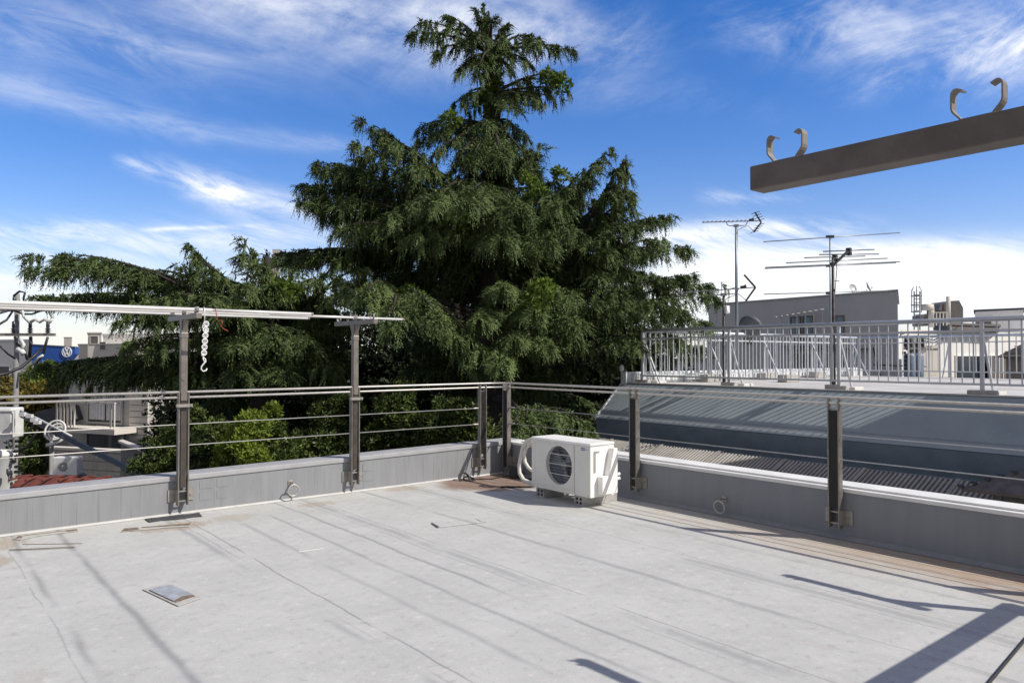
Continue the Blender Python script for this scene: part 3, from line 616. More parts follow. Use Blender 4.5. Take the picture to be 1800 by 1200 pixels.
def ring(c, wall, along, label):
    t = thing('anchor_ring', c, label, 'anchor ring', 'anchor rings on the parapets'); c = Vector(c)
    MB().cbox(c-wall*.004+Z_*.06, (.055, .008, .055), (along, wall, Z_)).build('base_plate', M_bolt, t, bevel=.003)
    MB().tube([c+Z_*.06, c-wall*.06+Z_*.066, c-wall*.085+Z_*.066, c-wall*.098+Z_*.054, c-wall*.09+Z_*.042, c-wall*.075+Z_*.045], .0085, 8).build('eye', M_bolt, t, True)
    MB().ring(c-wall*.085-Z_*.008, along, (Z_-wall*.12).normalized(), .060, .0075, 28, 8).build('ring', M_rod, t, True)
ring((3.275, WY-.002, .125), Y_, X_, 'steel anchor ring on the sunlit parapet between the laundry posts, casting a shadow'); ring((WX-.002, 4.35, .105), X_, Y_, 'steel anchor ring on the shaded right parapet')
# ---- patches and strips on the floor
def quad(name, pts, z, th, m, label, cat, parts=(), group=None):
    t = thing(name, (sum(p[0] for p in pts)/len(pts), sum(p[1] for p in pts)/len(pts), 0), label, cat, group)
    MB().prism(pts, z, z+th).build('sheet', m, t, bevel=.0015)
    for nm, pp, mm in parts: MB().prism(pp, z+th+.001, z+th+.004).build(nm, mm, t)
    return t
def bilin(q, a, b): 
    p0, p1, p2, p3 = [Vector((*p, 0)) for p in q]; r = (p0*(1-a)+p1*a)*(1-b)+(p3*(1-a)+p2*a)*b; return (r.x, r.y)
def irregular(q, n=7, amp=.08):
    e = []
    for k_ in range(4):
        for i in range(n):
            f = i/n; a, b = ((f, 0), (1, f), (1-f, 1), (0, 1-f))[k_]; j = lambda: random.uniform(-amp, amp)*.5
            e.append(bilin(q, a*.8+.1+j(), b*.74+.13+j()))
    return e
q1 = [(1.262, 5.42), (1.437, 5.445), (1.515, 4.99), (1.350, 4.92)]
quad('repair_patch', q1, .003, .005, M_patchp, 'small silver sheet patch with rusty edges on the left of the floor', 'repair patch', [('rust_rim', irregular(q1, 7, .03), M_patchr), ('silver_face', None, None)][:1], 'repair patches on the floor')
pt = [o for o in COL.objects if o.name == 'repair_patch'][0]
MB().prism([bilin(q1, a, b) for a, b in ((.08, .16), (.5, .10), (.86, .15), (.90, .80), (.5, .74), (.09, .82))], .0135, .016).build('silver_face', M_patch, pt)
q2 = [(3.83, 5.875), (4.29, 5.72), (4.26, 5.585), (3.775, 5.68)]
quad('repair_patch', q2, .003, .005, M_floor, 'long low patch of roof membrane in mid floor, one end white', 'repair patch', [('end_seam', [bilin(q2, a, b) for a, b in ((.9, .0), (.97, 0), (.97, 1), (.9, .9))], M_bevel), ('dark_seam', [bilin(q2, a, b) for a, b in ((.0, .05), (.012, .0), (.03, 1), (.0, 1))], M_dark)], 'repair patches on the floor')
quad('repair_patch', [(.755, 7.60), (.80, 7.70), (1.25, 7.675), (1.24, 7.585), (.95, 7.60), (.80, 7.53)], .003, .005, M_patchp, 'narrow peeling brown strip patch by the foot of the left parapet', 'repair patch', [('rust_rim', [(.77, 7.595), (.805, 7.685), (.83, 7.67), (.82, 7.59)], M_patchr), ('rust_rim', [(1.16, 7.60), (1.15, 7.665), (1.24, 7.66), (1.235, 7.60)], M_patchr), ('rust_rim', [(.83, 7.665), (.84, 7.675), (1.15, 7.655), (1.15, 7.648)], M_patchr)], 'repair patches on the floor')
quad('repair_patch', [(.69, 7.18), (.80, 7.32), (1.18, 7.05), (1.11, 6.955), (.90, 7.06)], .003, .004, M_floor, 'pale pointed membrane patch with dark outline in the left corner of the picture', 'repair patch', [('dark_seam', [(.69, 7.18), (.90, 7.06), (1.11, 6.955), (1.115, 6.965), (.905, 7.075), (.70, 7.19)], M_patchr), ('dark_seam', [(.79, 7.315), (.80, 7.32), (1.18, 7.05), (1.175, 7.042)], M_patchr)], 'repair patches on the floor')
quad('repair_patch', [(1.522, 7.32), (1.57, 7.425), (2.12, 7.265), (2.05, 7.15), (1.85, 7.24), (1.68, 7.27)], .003, .005, M_patchp, 'stained brown strip patch below the first laundry post', 'repair patch', [('rust_rim', [(1.53, 7.32), (1.57, 7.415), (1.68, 7.375), (1.66, 7.285)], M_patchr), ('rust_rim', [(1.70, 7.35), (1.71, 7.37), (2.1, 7.25), (2.06, 7.19), (1.9, 7.27)], M_patchr)], 'repair patches on the floor')
m = MB(); top = [(1.815+.49*i/8, 7.735-.035*i/8+.012*math.sin(i*1.7)) for i in range(9)]; bot = [(2.275-.46*i/8, 7.52+.055*i/8+.014*math.sin(i*1.3)) for i in range(9)]
m.prism(top+bot, .003, .010); tag(m.build('membrane_strip', M_dark), 'dark wavy edged membrane strip on the floor below the first laundry post', 'strip')
m = MB(); m.prism([(2.459, 5.692), (2.659, 5.665), (2.66, 5.655), (2.459, 5.680)], .002, .005); tag(m.build('paint_stroke', M_white), 'thin white paint stroke on the open floor', 'mark')
m = MB(); m.tube([(3.2, 1.26, .008), (4.025, 1.342, .008), (4.743, 1.414, .008), (6.1, 1.55, .008)], .008, 6); tag(m.build('shadow_line_tube', M_black, None, True), 'thin dark tube on the floor put in for a thin shadow line at lower right', 'cable')  # dark tube laid along a thin shadow line, shade modelled as a shape
# unseen bar added outside the view on the right to throw the broad shadow
hr = thing('shadow_bar', (5, .56, 0), 'broad grey bar added outside the view at right to cast a shadow', 'handrail')
MB().bar((3.55, .56, 1.2), (6.08, .56, 1.2), .11, .05).build('top_rail', M_tpost, hr, bevel=.004)
for x in (3.62, 6.0): MB().cbox((x, .56, .59), (.05, .05, 1.17)).build('post', M_tpost, hr, bevel=.003)
# ------------------------------------------------------------------ neighbour's roof
NX0, NX1, NXB, NY, NZ = 10.515, 11.30, 20.4, 10.30, 1.0
nb = thing('neighbour_building', (15, 3, GROUND), 'neighbouring house with a blue grey sheet metal mansard and railed pale roof deck', 'building')
MB().box((10.62, -14, GROUND), (NXB+.6, NY-.06, -.05)).build('wall', M_bcream, nb)
d = MB().box((NX1-.001, -14, -.04), (NXB+.5, NY-.02, NZ)); d.build('deck', M_deck, nb)
prof = [(NX0, .33), (NX0+.02, .345), (NX1-.04, NZ-.005), (NX1-.003, NZ+.012), (NX1-.003, .6), (NX0+.06, .0), (NX0+.045, -.035), (NX0+.0, -.035)]
sl_ = MB(); sl_.extrude([(x, -1.9, z) for x, z in prof[1:5]]+[(NX0+.10, -1.9, .30)], (0, NY+1.9, 0)); sl_.build('mansard_slope', M_sheet, nb)
fa = MB(); fa.extrude([(NX0+.002, -1.9, .338), (NX0+.09, -1.9, .295), (NX0+.09, -1.9, -.03), (NX0+.05, -1.9, -.03)], (0, NY+1.9, 0)); fa.build('fascia', M_sheetd, nb)
fl = MB(); fl.bar((NX0+.03, -1.9, -.035), (NX0+.03, NY, -.035), .05, .012); fl.bar((NX0+.13, -1.9, .455), (NX0+.13, NY, .455), .004, .006); fl.build('drip_edge', M_sheet, nb)
vg = MB(); sx = Vector((NX1-NX0, 0, NZ-.33)); vg.bar((NX0-.005, NY+.012, .345), (NX1, NY+.012, NZ+.02), .035, .03); vg.build('verge_trim', mat('white_trim', (.72, .74, .76), .4, .1, var=.05), nb)
ed = MB(); ed.box((NX1-.03, -14, NZ+.012), (NX1+.08, NY, NZ+.03)); ed.build('deck_edge', M_deck, nb)
kb = MB()
x = NX1+.1
while x < NXB+.4: kb.box((x, NY-.22, NZ), (x+.16, NY-.14, NZ+.20)); x += .20
kb.box((NX1-.05, NY-.135, NZ-.3), (NXB+.5, NY+.0, NZ+.235)); kb.build('ribbed_kerb', MATS['white_trim'], nb)
MB().lathe((NX1-.02, NY+.01, NZ), Z_, [(.02, 0), (.02, .24), (.045, .25), (.045, .34), (.02, .38), (0, .38)], 12).build('vent_cap', M_white, nb, True)
# ---- white railing runs on the deck
RXN, RYN, RZ = 11.47, 9.95, 2.055
def run(label, a, b, post_at, brace, s0=0.0, br=.0125):
    a, b = Vector(a), Vector(b); L = (b-a).length; d = (b-a)/L; ac = Vector((-d.y, d.x, 0))
    t = thing('deck_railing', (a+b)/2, label, 'railing', 'white railings on the neighbour deck')
    MB().tube([a+Z_*(RZ-NZ), b+Z_*(RZ-NZ)], .032, 10).build('handrail', M_rail, t, True)
    for h in (.90, .165): MB().bar(a+Z_*h, b+Z_*h, .035, .03).build('cross_rail', M_rail, t)
    for q in post_at:
        c = a+d*q; p = MB().cbox(c+Z_*(.53), (.05, .04, 1.02), (d, ac, Z_)).build('post', M_rail, t, bevel=.003)
        if brace is not None: MB().bar(c+Z_*.86+brace*.02, c+brace*.42+Z_*.02, .028, .024).build('brace', M_rail, p)
    n = int(L/.143)
    for i in range(min(n, 98)):
        q = (i+.5)*L/n
        if q < s0: continue
        if min(abs(q-x_) for x_ in post_at) > .05: MB().tube([a+d*q+Z_*.17, a+d*q+Z_*(RZ-NZ-.02)], br, 6, False).build('baluster', M_rail, t, True)
    return t
run('white deck railing nearest the camera along the top of the sheet metal slope', (RXN, -2.0, NZ), (RXN, RYN, NZ), [RYN+2-.02-k*2.02 for k in range(6)], X_, br=.0098)
run('white deck railing running away along the left side of the neighbour deck', (RXN+.06, RYN, NZ), (NXB-.05, RYN, NZ), [.0+2.15*k for k in range(5)], Vector((0, -1, 0)))
run('white deck railing along the far side of the neighbour deck', (NXB, RYN, NZ), (NXB, -2.5, NZ), [.03+2.3*k for k in range(6)], Vector((-1, 0, 0)))
def block(x, y, sx, sy, h, m, label, cat='foot block', group='foot blocks on the neighbour deck'):
    t = MB().box((x-sx/2, y-sy/2, NZ+.001), (x+sx/2, y+sy/2, NZ+h)).build('foot_block', m, None, bevel=.01); tag(t, label, cat, group)
for y, nm, nm2 in ((RYN-.04, 'first railing post from the left', 'leftmost railing brace'), (7.91, 'railing post beside the short antenna mast', 'brace beside the short antenna mast'), (5.89, 'railing post beside the branched antenna mast', 'brace beside the branched antenna mast'), (3.87, 'thick railing post at far right', 'brace at far right')):
    block(RXN, y, .15, .26 if y > 4 else .34, .085, M_conc, 'grey foot block under the '+nm); block(RXN+.44, y, .30, .22, .06, M_whblock, 'white foot block under the '+nm2)
for x, y, nm in ((13.6, RYN-.1, 'nearer grey block lying along the left railing'), (15.8, RYN-.1, 'farther grey block lying along the left railing'), (18.1, RYN-.1, 'last grey block before the far corner of the deck'), (14.6, 8.6, 'long low grey block in the middle of the deck')): block(x, y, .5, .22, .16, M_conc, nm)
block(11.53, 6.0, .24, .20, .10, M_conc, 'dark plinth carrying the branched antenna mast')
# unseen block added on the neighbour deck to shade the right of the slope
st = thing('shade_block', (13.2, -1, NZ), 'tall block added on the neighbour deck outside the view at right to shade the slope', 'building')
MB().box((12.4, -6, NZ+.002), (13.6, .60, 7.5)).build('wall', M_bwhite, st); MB().box((12.3, -6.1, 7.501), (13.62, .62, 7.65)).build('roof', M_sheet, st)
# ---- antennas
def ray_dir(u, v): return FW+rt*((u-900)/FPX)+UP*((600-v)/FPX)
def uhf(mast_top, mast_base, bl, br, refl, D, mr, mm, label, elems, cross=True):
    top, base = P(*mast_top, D=D), P(*mast_base, D=D); base = Vector((top.x, top.y, base.z))
    t = thing('television_antenna', base, label, 'antenna')
    MB().tube([base, top-Z_*((top.z-base.z)*.45), top], [mr*1.15, mr*1.1, mr*.8], 8).build('mast', mm, t, True)
    a, b = P(*bl, D=D), P(*br, D=D); MB().bar(a, b, .018).build('boom', M_ant, t)
    d = (b-a).normalized(); side = d.cross(Z_).normalized(); e = MB()
    for i in range(elems):
        c = a+(b-a)*(i+.3)/elems*.80; e.bar(c-side*.085+Z_*.014, c+side*.085+Z_*.014, .010)
    e.build('element', M_ant, t)
    c = a+(b-a)*.86; m = MB().cbox(c+Z_*.02, (.10, .05, .05), (d, side, Z_)); m.bar(c-side*.14+Z_*.02, c+side*.14+Z_*.05, .012); m.build('feed_box', M_antd, t)
    r = MB(); r1, r0, r2 = P(*refl[0], D=D), P(*refl[1], D=D), P(*refl[2], D=D)
    for p_ in (r1, r2):
        r.bar(r0, p_, .03, .02, side)
        for i in range(1, 5):
            c = r0+(p_-r0)*i/4.2
            if cross: r.bar(c-side*.15-d*.03, c+side*.15+d*.05, .010)
    r.build('reflector', M_antd, t)
    s = MB(); k0, k1 = a+(b-a)*.42, a+(b-a)*.80; mid = Vector((top.x, top.y, top.z+.015))
    s.tube([k0, k0-Z_*.07+d*.03, mid-d*.15, mid+d*.15, k1-Z_*.09-d*.05, k1], .009, 6); s.cbox(mid, (.10, .05, .05), (d, side, Z_)); s.build('bracket', M_ant, t)
    cb = MB(); cb.tube([c, k1-Z_*.10, mid+d*.12-Z_*.05, mid-Z_*.10+d*.03, base+(top-base)*.5+d*.02, base+Z_*.1+d*.02], .006, 5); cb.build('cable', M_cable, t, True)
    return t
uhf((1294, 398), (1303, 640), (1234, 391), (1335, 388), ((1327, 373), (1338, 391), (1325, 408)), 16.2, .030, M_mast2, 'television antenna on the tallest pale mast with a row of short elements', 11)
um = uhf((1272, 519), (1275, 676), (1188, 515), (1326, 505), ((1308, 483), (1328, 505), (1311, 529)), 13.6, .026, M_mast, 'television antenna on a short rusty mast with a black arrow shaped reflector', 8, False)
c = P(1277, 544, D=13.6); MB().cbox(c, (.10, .08, .14)).build('amplifier', M_white, um, bevel=.01)
block(11.66, 8.05, .22, .18, .09, M_conc, 'dark plinth carrying the short rusty antenna mast')
def vhf():
    D = 11.95; top, base = P(1464, 452, D=D), P(1467, 678, D=D); base = Vector((top.x, top.y, NZ+.10))
    t = thing('television_antenna', base, 'branched television antenna of long rods on a rusty mast at right', 'antenna'); MB().tube([base, top], [.030, .022], 8).build('mast', M_mast, t, True)
    EL = [((1345, 470), (1582, 460), 12.1), ((1382, 462), (1560, 454), 11.7), ((1414, 453), (1521, 450), 11.35), ((1440, 447.5), (1545, 446.5), 11.0), ((1447, 442), (1537, 438.5), 10.7)]
    for a, b, d_ in EL: MB().tube([P(*a, D=d_-.1), P(*b, D=d_+.1)], .0085, 6).build('element', M_ant, t, True)
    mids = [(P(*a, D=d_)+P(*b, D=d_))/2 for a, b, d_ in EL]; MB().bar(mids[0]-Z_*.02, mids[-1]+Z_*.0, .03).build('boom', M_antd, t)
    m = MB()
    for q in mids: m.cbox(q+Z_*.01, (.06, .06, .05))
    m.build('insulator', M_antd, t); cb = MB(); cb.tube([mids[2], mids[1]-Z_*.12, top-Z_*.6+X_*.05, top-Z_*.9+X_*.02, base+Z_*.3], .006, 5); cb.tube([top-Z_*.38, top-Z_*.38+rt*.10], .006, 5); cb.build('cable', M_cable, t, True)
vhf()
def fm():
    D = 13.2; top, base = P(1459, 414, D=D), P(1459, 640, D=D); base = Vector((top.x, top.y, NZ))
    t = thing('radio_antenna', base, 'radio antenna of three long level rods on a thin mast behind the branched antenna', 'antenna'); MB().tube([base, top], [.024, .014], 8).build('mast', M_mast2, t, True)
    for a, b in (((1342, 425), (1582, 409)), ((1344, 472), (1575, 462)), ((1343, 517), (1560, 511))): MB().tube([P(*a, D=D-.15), P(*b, D=D+.15)], .008, 6).build('element', M_ant, t, True)
    m = MB()
    for v in (416, 467, 515): m.cbox(P(1459, v, D=D), (.13, .05, .045), (rt, fw, Z_))
    m.build('clamp', M_antd, t)
fm()
def dish(c, r, aim, label, m, arm=True):
    c = Vector(c); aim = Vector(aim).normalized(); t = thing('satellite_dish', c-Z_*(r*1.3), label, 'satellite dish', 'satellite dishes'); 
    MB().lathe(c, aim, [(0, 0), (r*.4, r*.04), (r*.75, r*.14), (r, r*.26), (r*1.01, r*.25), (r*.75, r*.11), (0, -.02)], 28).build('reflector', m, t, True)
    a = MB(); a.tube([c-Z_*r*1.3, c-Z_*r*.3-aim*r*.2], r*.06, 8); a.tube([c-Z_*r*.95+aim*r*.1, c+aim*r*.95-Z_*r*.35], r*.035, 6); a.build('bracket', M_ant, t, True)
    MB().lathe(c+aim*r*.95-Z_*r*.32, -aim, [(0, 0), (r*.14, .0), (r*.14, r*.3), (0, r*.3)], 10).build('receiver', M_white, t, True)
SW = Vector((-.55, -.55, .6))
dm = mat('dish_grey', (.34, .36, .38), .5, .2, var=.08)
dish(P(1318, 576, D=15.5), .25, rt*.55+fw*.62+Z_*.5, 'large pale satellite dish on the neighbour deck behind the left railing', mat('dish_dark', (.12, .14, .155), .6, .1))
# ---- corrugated roof in the gap, and a dark wall behind it
def corr_mat():
    m, nt, b = newmat('dark_valley_corrugated_sheet'); p = wpos(nt); sep = nt.nodes.new('ShaderNodeSeparateXYZ'); nt.links.new(p, sep.inputs[0]); y = Ex(nt, sep.outputs[1])
    ph = ((y+4.0)*(2*pi/.060))._m('COSINE'); n = noise(nt, p, 2.5, 5, .65); n2 = noise(nt, p, 30, 3, .6)
    c = mix(nt, n.sstep(.3, .7), (.30, .285, .26), (.42, .40, .37)); c = mix(nt, ph.sstep(.35, -.75)*(n2*.5+.6), c, (.055, .05, .046)); nt.links.new(c, b.inputs['Base Color']); b.inputs['Roughness'].default_value = .8  # rib valleys darkened in the colour so the corrugation reads
    return m
def corr():
    t = thing('corrugated_roof', (9.4, 3, GROUND), 'low sunlit corrugated roof in the gap below the blue grey mansard', 'roof')
    y0, y1, pitch = -4.0, 10.1, .060; n = int((y1-y0)/pitch*6); vs = []; fs = []
    xa, za, xb, zb = 10.03, .035, 7.6, -.95
    for i in range(n+1):
        y = y0+(y1-y0)*i/n; h = .012*math.cos(2*pi*(y-y0)/pitch)
        vs += [(xa, y, za+h), ((xa+xb)/2, y, (za+zb)/2+h), (xb, y, zb+h)]
    for i in range(n): fs += [(i*3, i*3+1, i*3+4, i*3+3), (i*3+1, i*3+2, i*3+5, i*3+4)]
    m = MB(); m.add(vs, fs); m.build('sheet', corr_mat(), t, True)
    s = MB()
    for k_ in range(9): y = 9.4-k_*1.15; s.bar((xa, y, za+.02), (xb, y, zb+.02), .05, .012)
    s.build('lap_seam', M_corr, t); b = MB()
    for k_ in range(40): y = 9.9-k_*.32; b.lathe((xa-.02, y, za+.01), Z_, [(.010, 0), (.010, .008), (.005, .009), (.005, .018), (0, .018)], 7)
    b.build('hook_bolt', M_bolt, t); MB().box((xa-.0, y0, za-.06), (xa+.05, y1, za-.005)).build('ridge_batten', M_slate, t)
    MB().box((8.0, y0+.05, GROUND), (9.95, y1-.05, -.98)).build('wall', M_bdark, t)
corr()
sh = thing('roof_shed', (9.1, 2.0, -.5), 'small weathered timber shed with a brown shingle roof at the right edge', 'shed')
c0 = P(1716, 848, X=8.9); zr = c0.z
wp = [(8.75, 2.87), (8.75, .6), (9.75, .6), (9.75, 2.87)]
MB().prism(wp, -1.2, zr-.02).build('wall', M_shedw, sh)
rf = MB(); rf.add([(8.62, 3.12, zr-.03), (8.62, .4, zr-.03), (9.9, .4, zr-.03), (9.9, 3.12, zr-.03), (9.2, 2.5, zr+.23), (9.2, 1.0, zr+.23), (8.62, 3.12, zr-.06), (8.62, .4, zr-.06), (9.9, .4, zr-.06), (9.9, 3.12, zr-.06)], [(0, 1, 5, 4), (1, 2, 5), (2, 3, 4, 5), (3, 0, 4), (6, 7, 1, 0), (7, 8, 2, 1), (8, 9, 3, 2), (9, 6, 0, 3), (9, 8, 7, 6)]); rf.build('roof', M_shedr, sh)
hp = MB()
for i in range(7): f = i/6.5; hp.cbox((8.62+.58*f, 3.12-.62*f, zr-.01+.26*f), (.05, .05, .03))
hp.build('hip_cap', M_slate, sh)
wn = MB()
for k_ in range(5): y = 2.74-k_*.42; wn.box((8.743, y-.34, zr-.36), (8.748, y, zr-.09))
wn.build('pane', mat('dusty_pane', (.10, .105, .095), .5, var=.3, scale=9), sh); bt = MB()
for k_ in range(6): y = 2.80-k_*.42; bt.box((8.725, y-.02, -1.0), (8.742, y+.035, zr-.06))
bt.box((8.722, .6, zr-.44), (8.7415, 2.85, zr-.38)); bt.build('batten', M_shedw, sh)
# ------------------------------------------------------------------ ground and distant town
g = MB(); g.add([(-2500, -2500, GROUND), (2500, -2500, GROUND), (2500, 2500, GROUND), (-2500, 2500, GROUND)], [(0, 1, 2, 3)]); tag(g.build('ground', M_asph), kind='structure')
def foot_xy(u, D, v=626): p = P(u, v, D=D); return (p.x, p.y)
def zat(v, D): return P(900, v, D=D).z
def block_house(name, label, u0, D0, u1, D1, vtop, depth, wallm, roofm=None, wins=(), cat='building', zt=None, z0=GROUND, cop=.12, taper=True):
    """building whose face spans u0..u1 of the photograph at distances D0..D1; wins = (f0, f1, za, zb, material)"""
    a, b = Vector((*foot_xy(u0, D0), 0)), Vector((*foot_xy(u1, D1), 0)); zt = zt if zt is not None else zat(vtop, (D0+D1)/2)
    d = (b-a).normalized(); n = Vector((-d.y, d.x, 0)); n = n if n.dot(a) > 0 else -n
    t = thing(name, ((a+b)/2)+Z_*z0, label, cat)
    b2 = b+(b-Vector((0, 0, 0))).normalized()*depth if taper else b+n*depth; a2 = a+a.normalized()*depth if taper else a+n*depth
    MB().prism([(a.x, a.y), (b.x, b.y), (b2.x, b2.y), (a2.x, a2.y)], z0, zt).build('wall', wallm, t)
    e = .06; q = [a-d*e-n*e, b+d*e-n*e, b2+n*e+d*e, a2+n*e-d*e]
    MB().prism([(p.x, p.y) for p in q], zt+.001, zt+cop).build('roof', roofm or wallm, t)
    L = (b-a).length
    for f0, f1, za, zb, wm in wins:
        fr = MB(); p0, p1 = a+d*(L*f0), a+d*(L*f1)
        for s0, s1, h0, h1 in ((-.05, L*(f1-f0)+.05, za-.06, za), (-.05, L*(f1-f0)+.05, zb, zb+.06), (-.05, 0, za, zb), (L*(f1-f0), L*(f1-f0)+.05, za, zb)): fr.cbox(p0+d*((s0+s1)/2)-n*.03+Z_*((h0+h1)/2), (s1-s0, .06, h1-h0), (d, n, Z_))
        w_ = fr.build('window', wallm if wallm is not M_bgrey else M_bdark, t)
        MB().cbox((p0+p1)/2-n*.012+Z_*((za+zb)/2), (L*(f1-f0), .02, zb-za), (d, n, Z_)).build('pane', wm, w_)
    return t, a, b, d, n, zt
# big grey building behind the deck
D0, D1 = 39, 30
gb, a, b, d, n, zt = block_house('apartment_building', 'plain grey rendered building with satellite dishes on its roof behind the deck', 1246, 38.4, 1579, 30, 0, 9, M_bgrey, M_bgrey,
    [(.50, .545, 2.35, 3.3, M_glassb), (.565, .61, 2.35, 3.3, M_glassb), (.715, .76, 2.3, 3.25, M_glassb), (.235, .275, 2.2, 2.9, M_glass), (.50, .53, .2, 1.6, M_glass), (.56, .59, .2, 1.6, M_glass), (.67, .70, .2, 1.6, M_glass), (.735, .76, .2, 1.6, M_glass)], zt=4.18, cop=.05, taper=True)
L = (b-a).length
lg = MB()
for f0, f1, z_ in ((.46, .72, 2.0), (.48, .88, 1.85)): lg.cbox(a+d*(L*(f0+f1)/2)-n*.12+Z_*z_, (L*(f1-f0), .2, .05), (d, n, Z_))
lg.build('ledge', M_bdark, gb)
rk = MB(); q = a+d*(L*.47)-n*.5+Z_*3.35; rk.bar(q, q+d*(L*.23)+Z_*.22, .05)
for i in range(9): rk.bar(q+d*(L*.23*i/8)+Z_*(.22*i/8)-n*.25, q+d*(L*.23*i/8)+Z_*(.22*i/8)+n*.25, .035)
for i in range(6): rk.bar(q+d*(L*.215*i/5+.1)+Z_*(.2*i/5), q+d*(L*.215*i/5+.1)-Z_*1.5, .04)
rk.build('awning_frame', mat('pale_frame', (.5, .5, .48), .5, .2), gb)
cb = MB(); q = a+d*(L*.90)-n*.1
cb.tube([q+Z_*1.9, q+d*.2+Z_*1.0, q+d*.5+Z_*.3, q+d*1.3+Z_*.1, q+d*2.2+Z_*.25], .025, 5); cb.tube([q+Z_*1.2, q+d*2.2+Z_*1.15], .022, 5); cb.tube([q-d*3+Z_*-.6, q-d*1+Z_*-.2, q+d*2+Z_*.1], .02, 5); cb.build('cable', M_cable, gb, True)
dish(P(1499, 507, D=32.6), .235, -fw*.8+rt*.25+Z_*.35, 'round grey satellite dish facing the camera on the grey building roof', dm); dish(P(1525, 505, D=32.0), .235, -fw*.35+rt*.75+Z_*.35, 'grey satellite dish seen half edge on, right of the round one on the grey building', dm)
# white houses on the right
hw = block_house('white_house', 'sunlit white house front with a dark recessed balcony behind the deck railing', 1585, 37, 1900, 46, 0, 8, M_bwhite, M_bwhite, [(.255, .62, .25, 1.55, M_glass)], zt=2.75)
_, a, b, d, n, zt = hw; t = hw[0]; L = (b-a).length
pn = MB(); pn.cbox(a+d*(L*.50)-n*.35+Z_*.85, (L*.22, .08, 1.45), (d, n, Z_)); pn.build('balcony_panel', M_bdark, t)
sl2 = MB()
for i in range(10): sl2.cbox(a+d*(L*(.40+.022*i))-n*.41+Z_*.85, (.05, .04, 1.45), (d, n, Z_))
sl2.build('baluster', M_bwhite, t)
lw = block_house('garden_wall', 'low beige stepped wall left of the white house', 1612, 33, 1650, 33.4, 0, 1.2, M_bcream, M_bcream, [], cat='wall', zt=1.9)
lw = block_house('garden_wall', 'lower beige wall with a slanting end in front of the white house', 1612, 31, 1672, 31.6, 0, .6, M_sid, M_sid, [], cat='wall', zt=.55)
block_house('stair_house', 'dark grey roof house on the white house between water tank and railing post', 1672, 38.3, 1757, 40.4, 0, 3, M_bdark, M_bdark, [], zt=3.15, z0=2.9)
block_house('roof_house', 'pale flat roofed penthouse with a dark canopy right of the water tank', 1715, 47, 1800, 45, 0, 4, M_bwhite, M_slate, [(.02, .35, 2.9, 4.0, M_bdark)], zt=4.35, z0=2.6)
gbl = block_house('gabled_house', 'brown grey house with a sloping tiled roof at the right edge behind the railing', 1768, 33, 1990, 29, 0, 6, M_bdark, M_bdark, [], zt=1.45)
_, a, b, d, n, zt = gbl; rf = MB(); rf.add([a-d*.3-n*.3+Z_*1.5, b+d*.3-n*.3+Z_*1.5, b+n*3+Z_*3.6-d*.5, a+n*3+d*2.0+Z_*3.6, a-d*.3+n*6.3+Z_*1.5, b+d*.3+n*6.3+Z_*1.5], [(0, 1, 2, 3), (3, 2, 5, 4), (0, 3, 4), (1, 5, 2)]); rf.build('tiled_roof', M_shedr, gbl[0])
bl = MB()
for i in range(9): f = i/9; bl.bar(a-d*.3-n*.32+(n*3+Z_*2.1)*f+Z_*1.52+d*2.2*f, b+d*.3-n*.32+(n*3+Z_*2.1)*f+Z_*1.52, .05, .04)
bl.build('tile_course', M_slate, gbl[0])
def tank():
    D = 43; t = thing('water_tank', P(1692, 560, D=D), 'dark grey rooftop water tank with chamfered shoulder', 'water tank')
    pts = [(1670, 565), (1670, 532), (1687, 529), (1688, 563)]; 
    body_ = [P(u, v, D=D) for u, v in ((1668, 600), (1668, 566), (1656, 548), (1656, 534), (1667, 529), (1686, 528), (1693, 541), (1693, 600))]
    MB().extrude(body_, fw*1.6).build('tank', mat('tank_grey', (.13, .125, .12), .7, var=.12), t)
    MB().extrude([P(u, v, D=D) for u, v in ((1650, 545), (1654, 534), (1660, 534), (1660, 547))], fw*.8).build('hatch', M_bdark, t)
    MB().tube([P(1667, 570, D=D-.3), P(1667, 521, D=D-.3)], .12, 8).build('vent_pipe', M_bcream, t, True)
    r = MB()
    for u in (1640, 1646, 1652, 1658, 1664): r.bar(P(u, 572, D=D-.6), P(u, 548, D=D-.6), .05)
    for v in (549, 560): r.bar(P(1638, v, D=D-.6), P(1666, v, D=D-.6), .05)
    r.build('guard_rail', M_bcream, t)
    MB().extrude([P(u, v, D=D) for u, v in ((1620, 572), (1620, 554), (1632, 551), (1640, 560), (1640, 572))], fw*1.0).build('plant_box', M_bdark, t); v_ = MB(); v_.tube([P(1637, 575, D=D-.4), P(1637, 540, D=D-.4)], .16, 8); v_.cbox(P(1631, 540, D=D-.4), (.5, .35, .35), (rt, fw, Z_)); v_.build('chimney', M_bcream, t, True)
tank()
def ladder():
    D = 40; t = thing('caged_ladder', P(1611, 590, D=D), 'pale caged access ladder standing up against the white sky at right', 'ladder'); m = MB()
    for u in (1607, 1617): m.bar(P(u, 600, D=D), P(u, 512, D=D), .05)
    for k_ in range(12): m.bar(P(1607, 595-7*k_, D=D), P(1617, 595-7*k_, D=D), .035)
    m.build('ladder', M_ant, t); c = MB()
    for v in (520, 536, 548): c.ring(P(1611, v, D=D), rt, fw, .26, .02, 18, 5)
    for k_ in range(6):
        a_ = 2*pi*k_/6; o = (rt*math.cos(a_)+fw*math.sin(a_))*.26; p0, p1 = P(1611, 548, D=D)+o, P(1611, 510, D=D)+o; c.tube([p0, p1, P(1611, 503, D=D)+o*.5], .02, 5)
    c.build('cage', M_ant, t, True)
ladder()
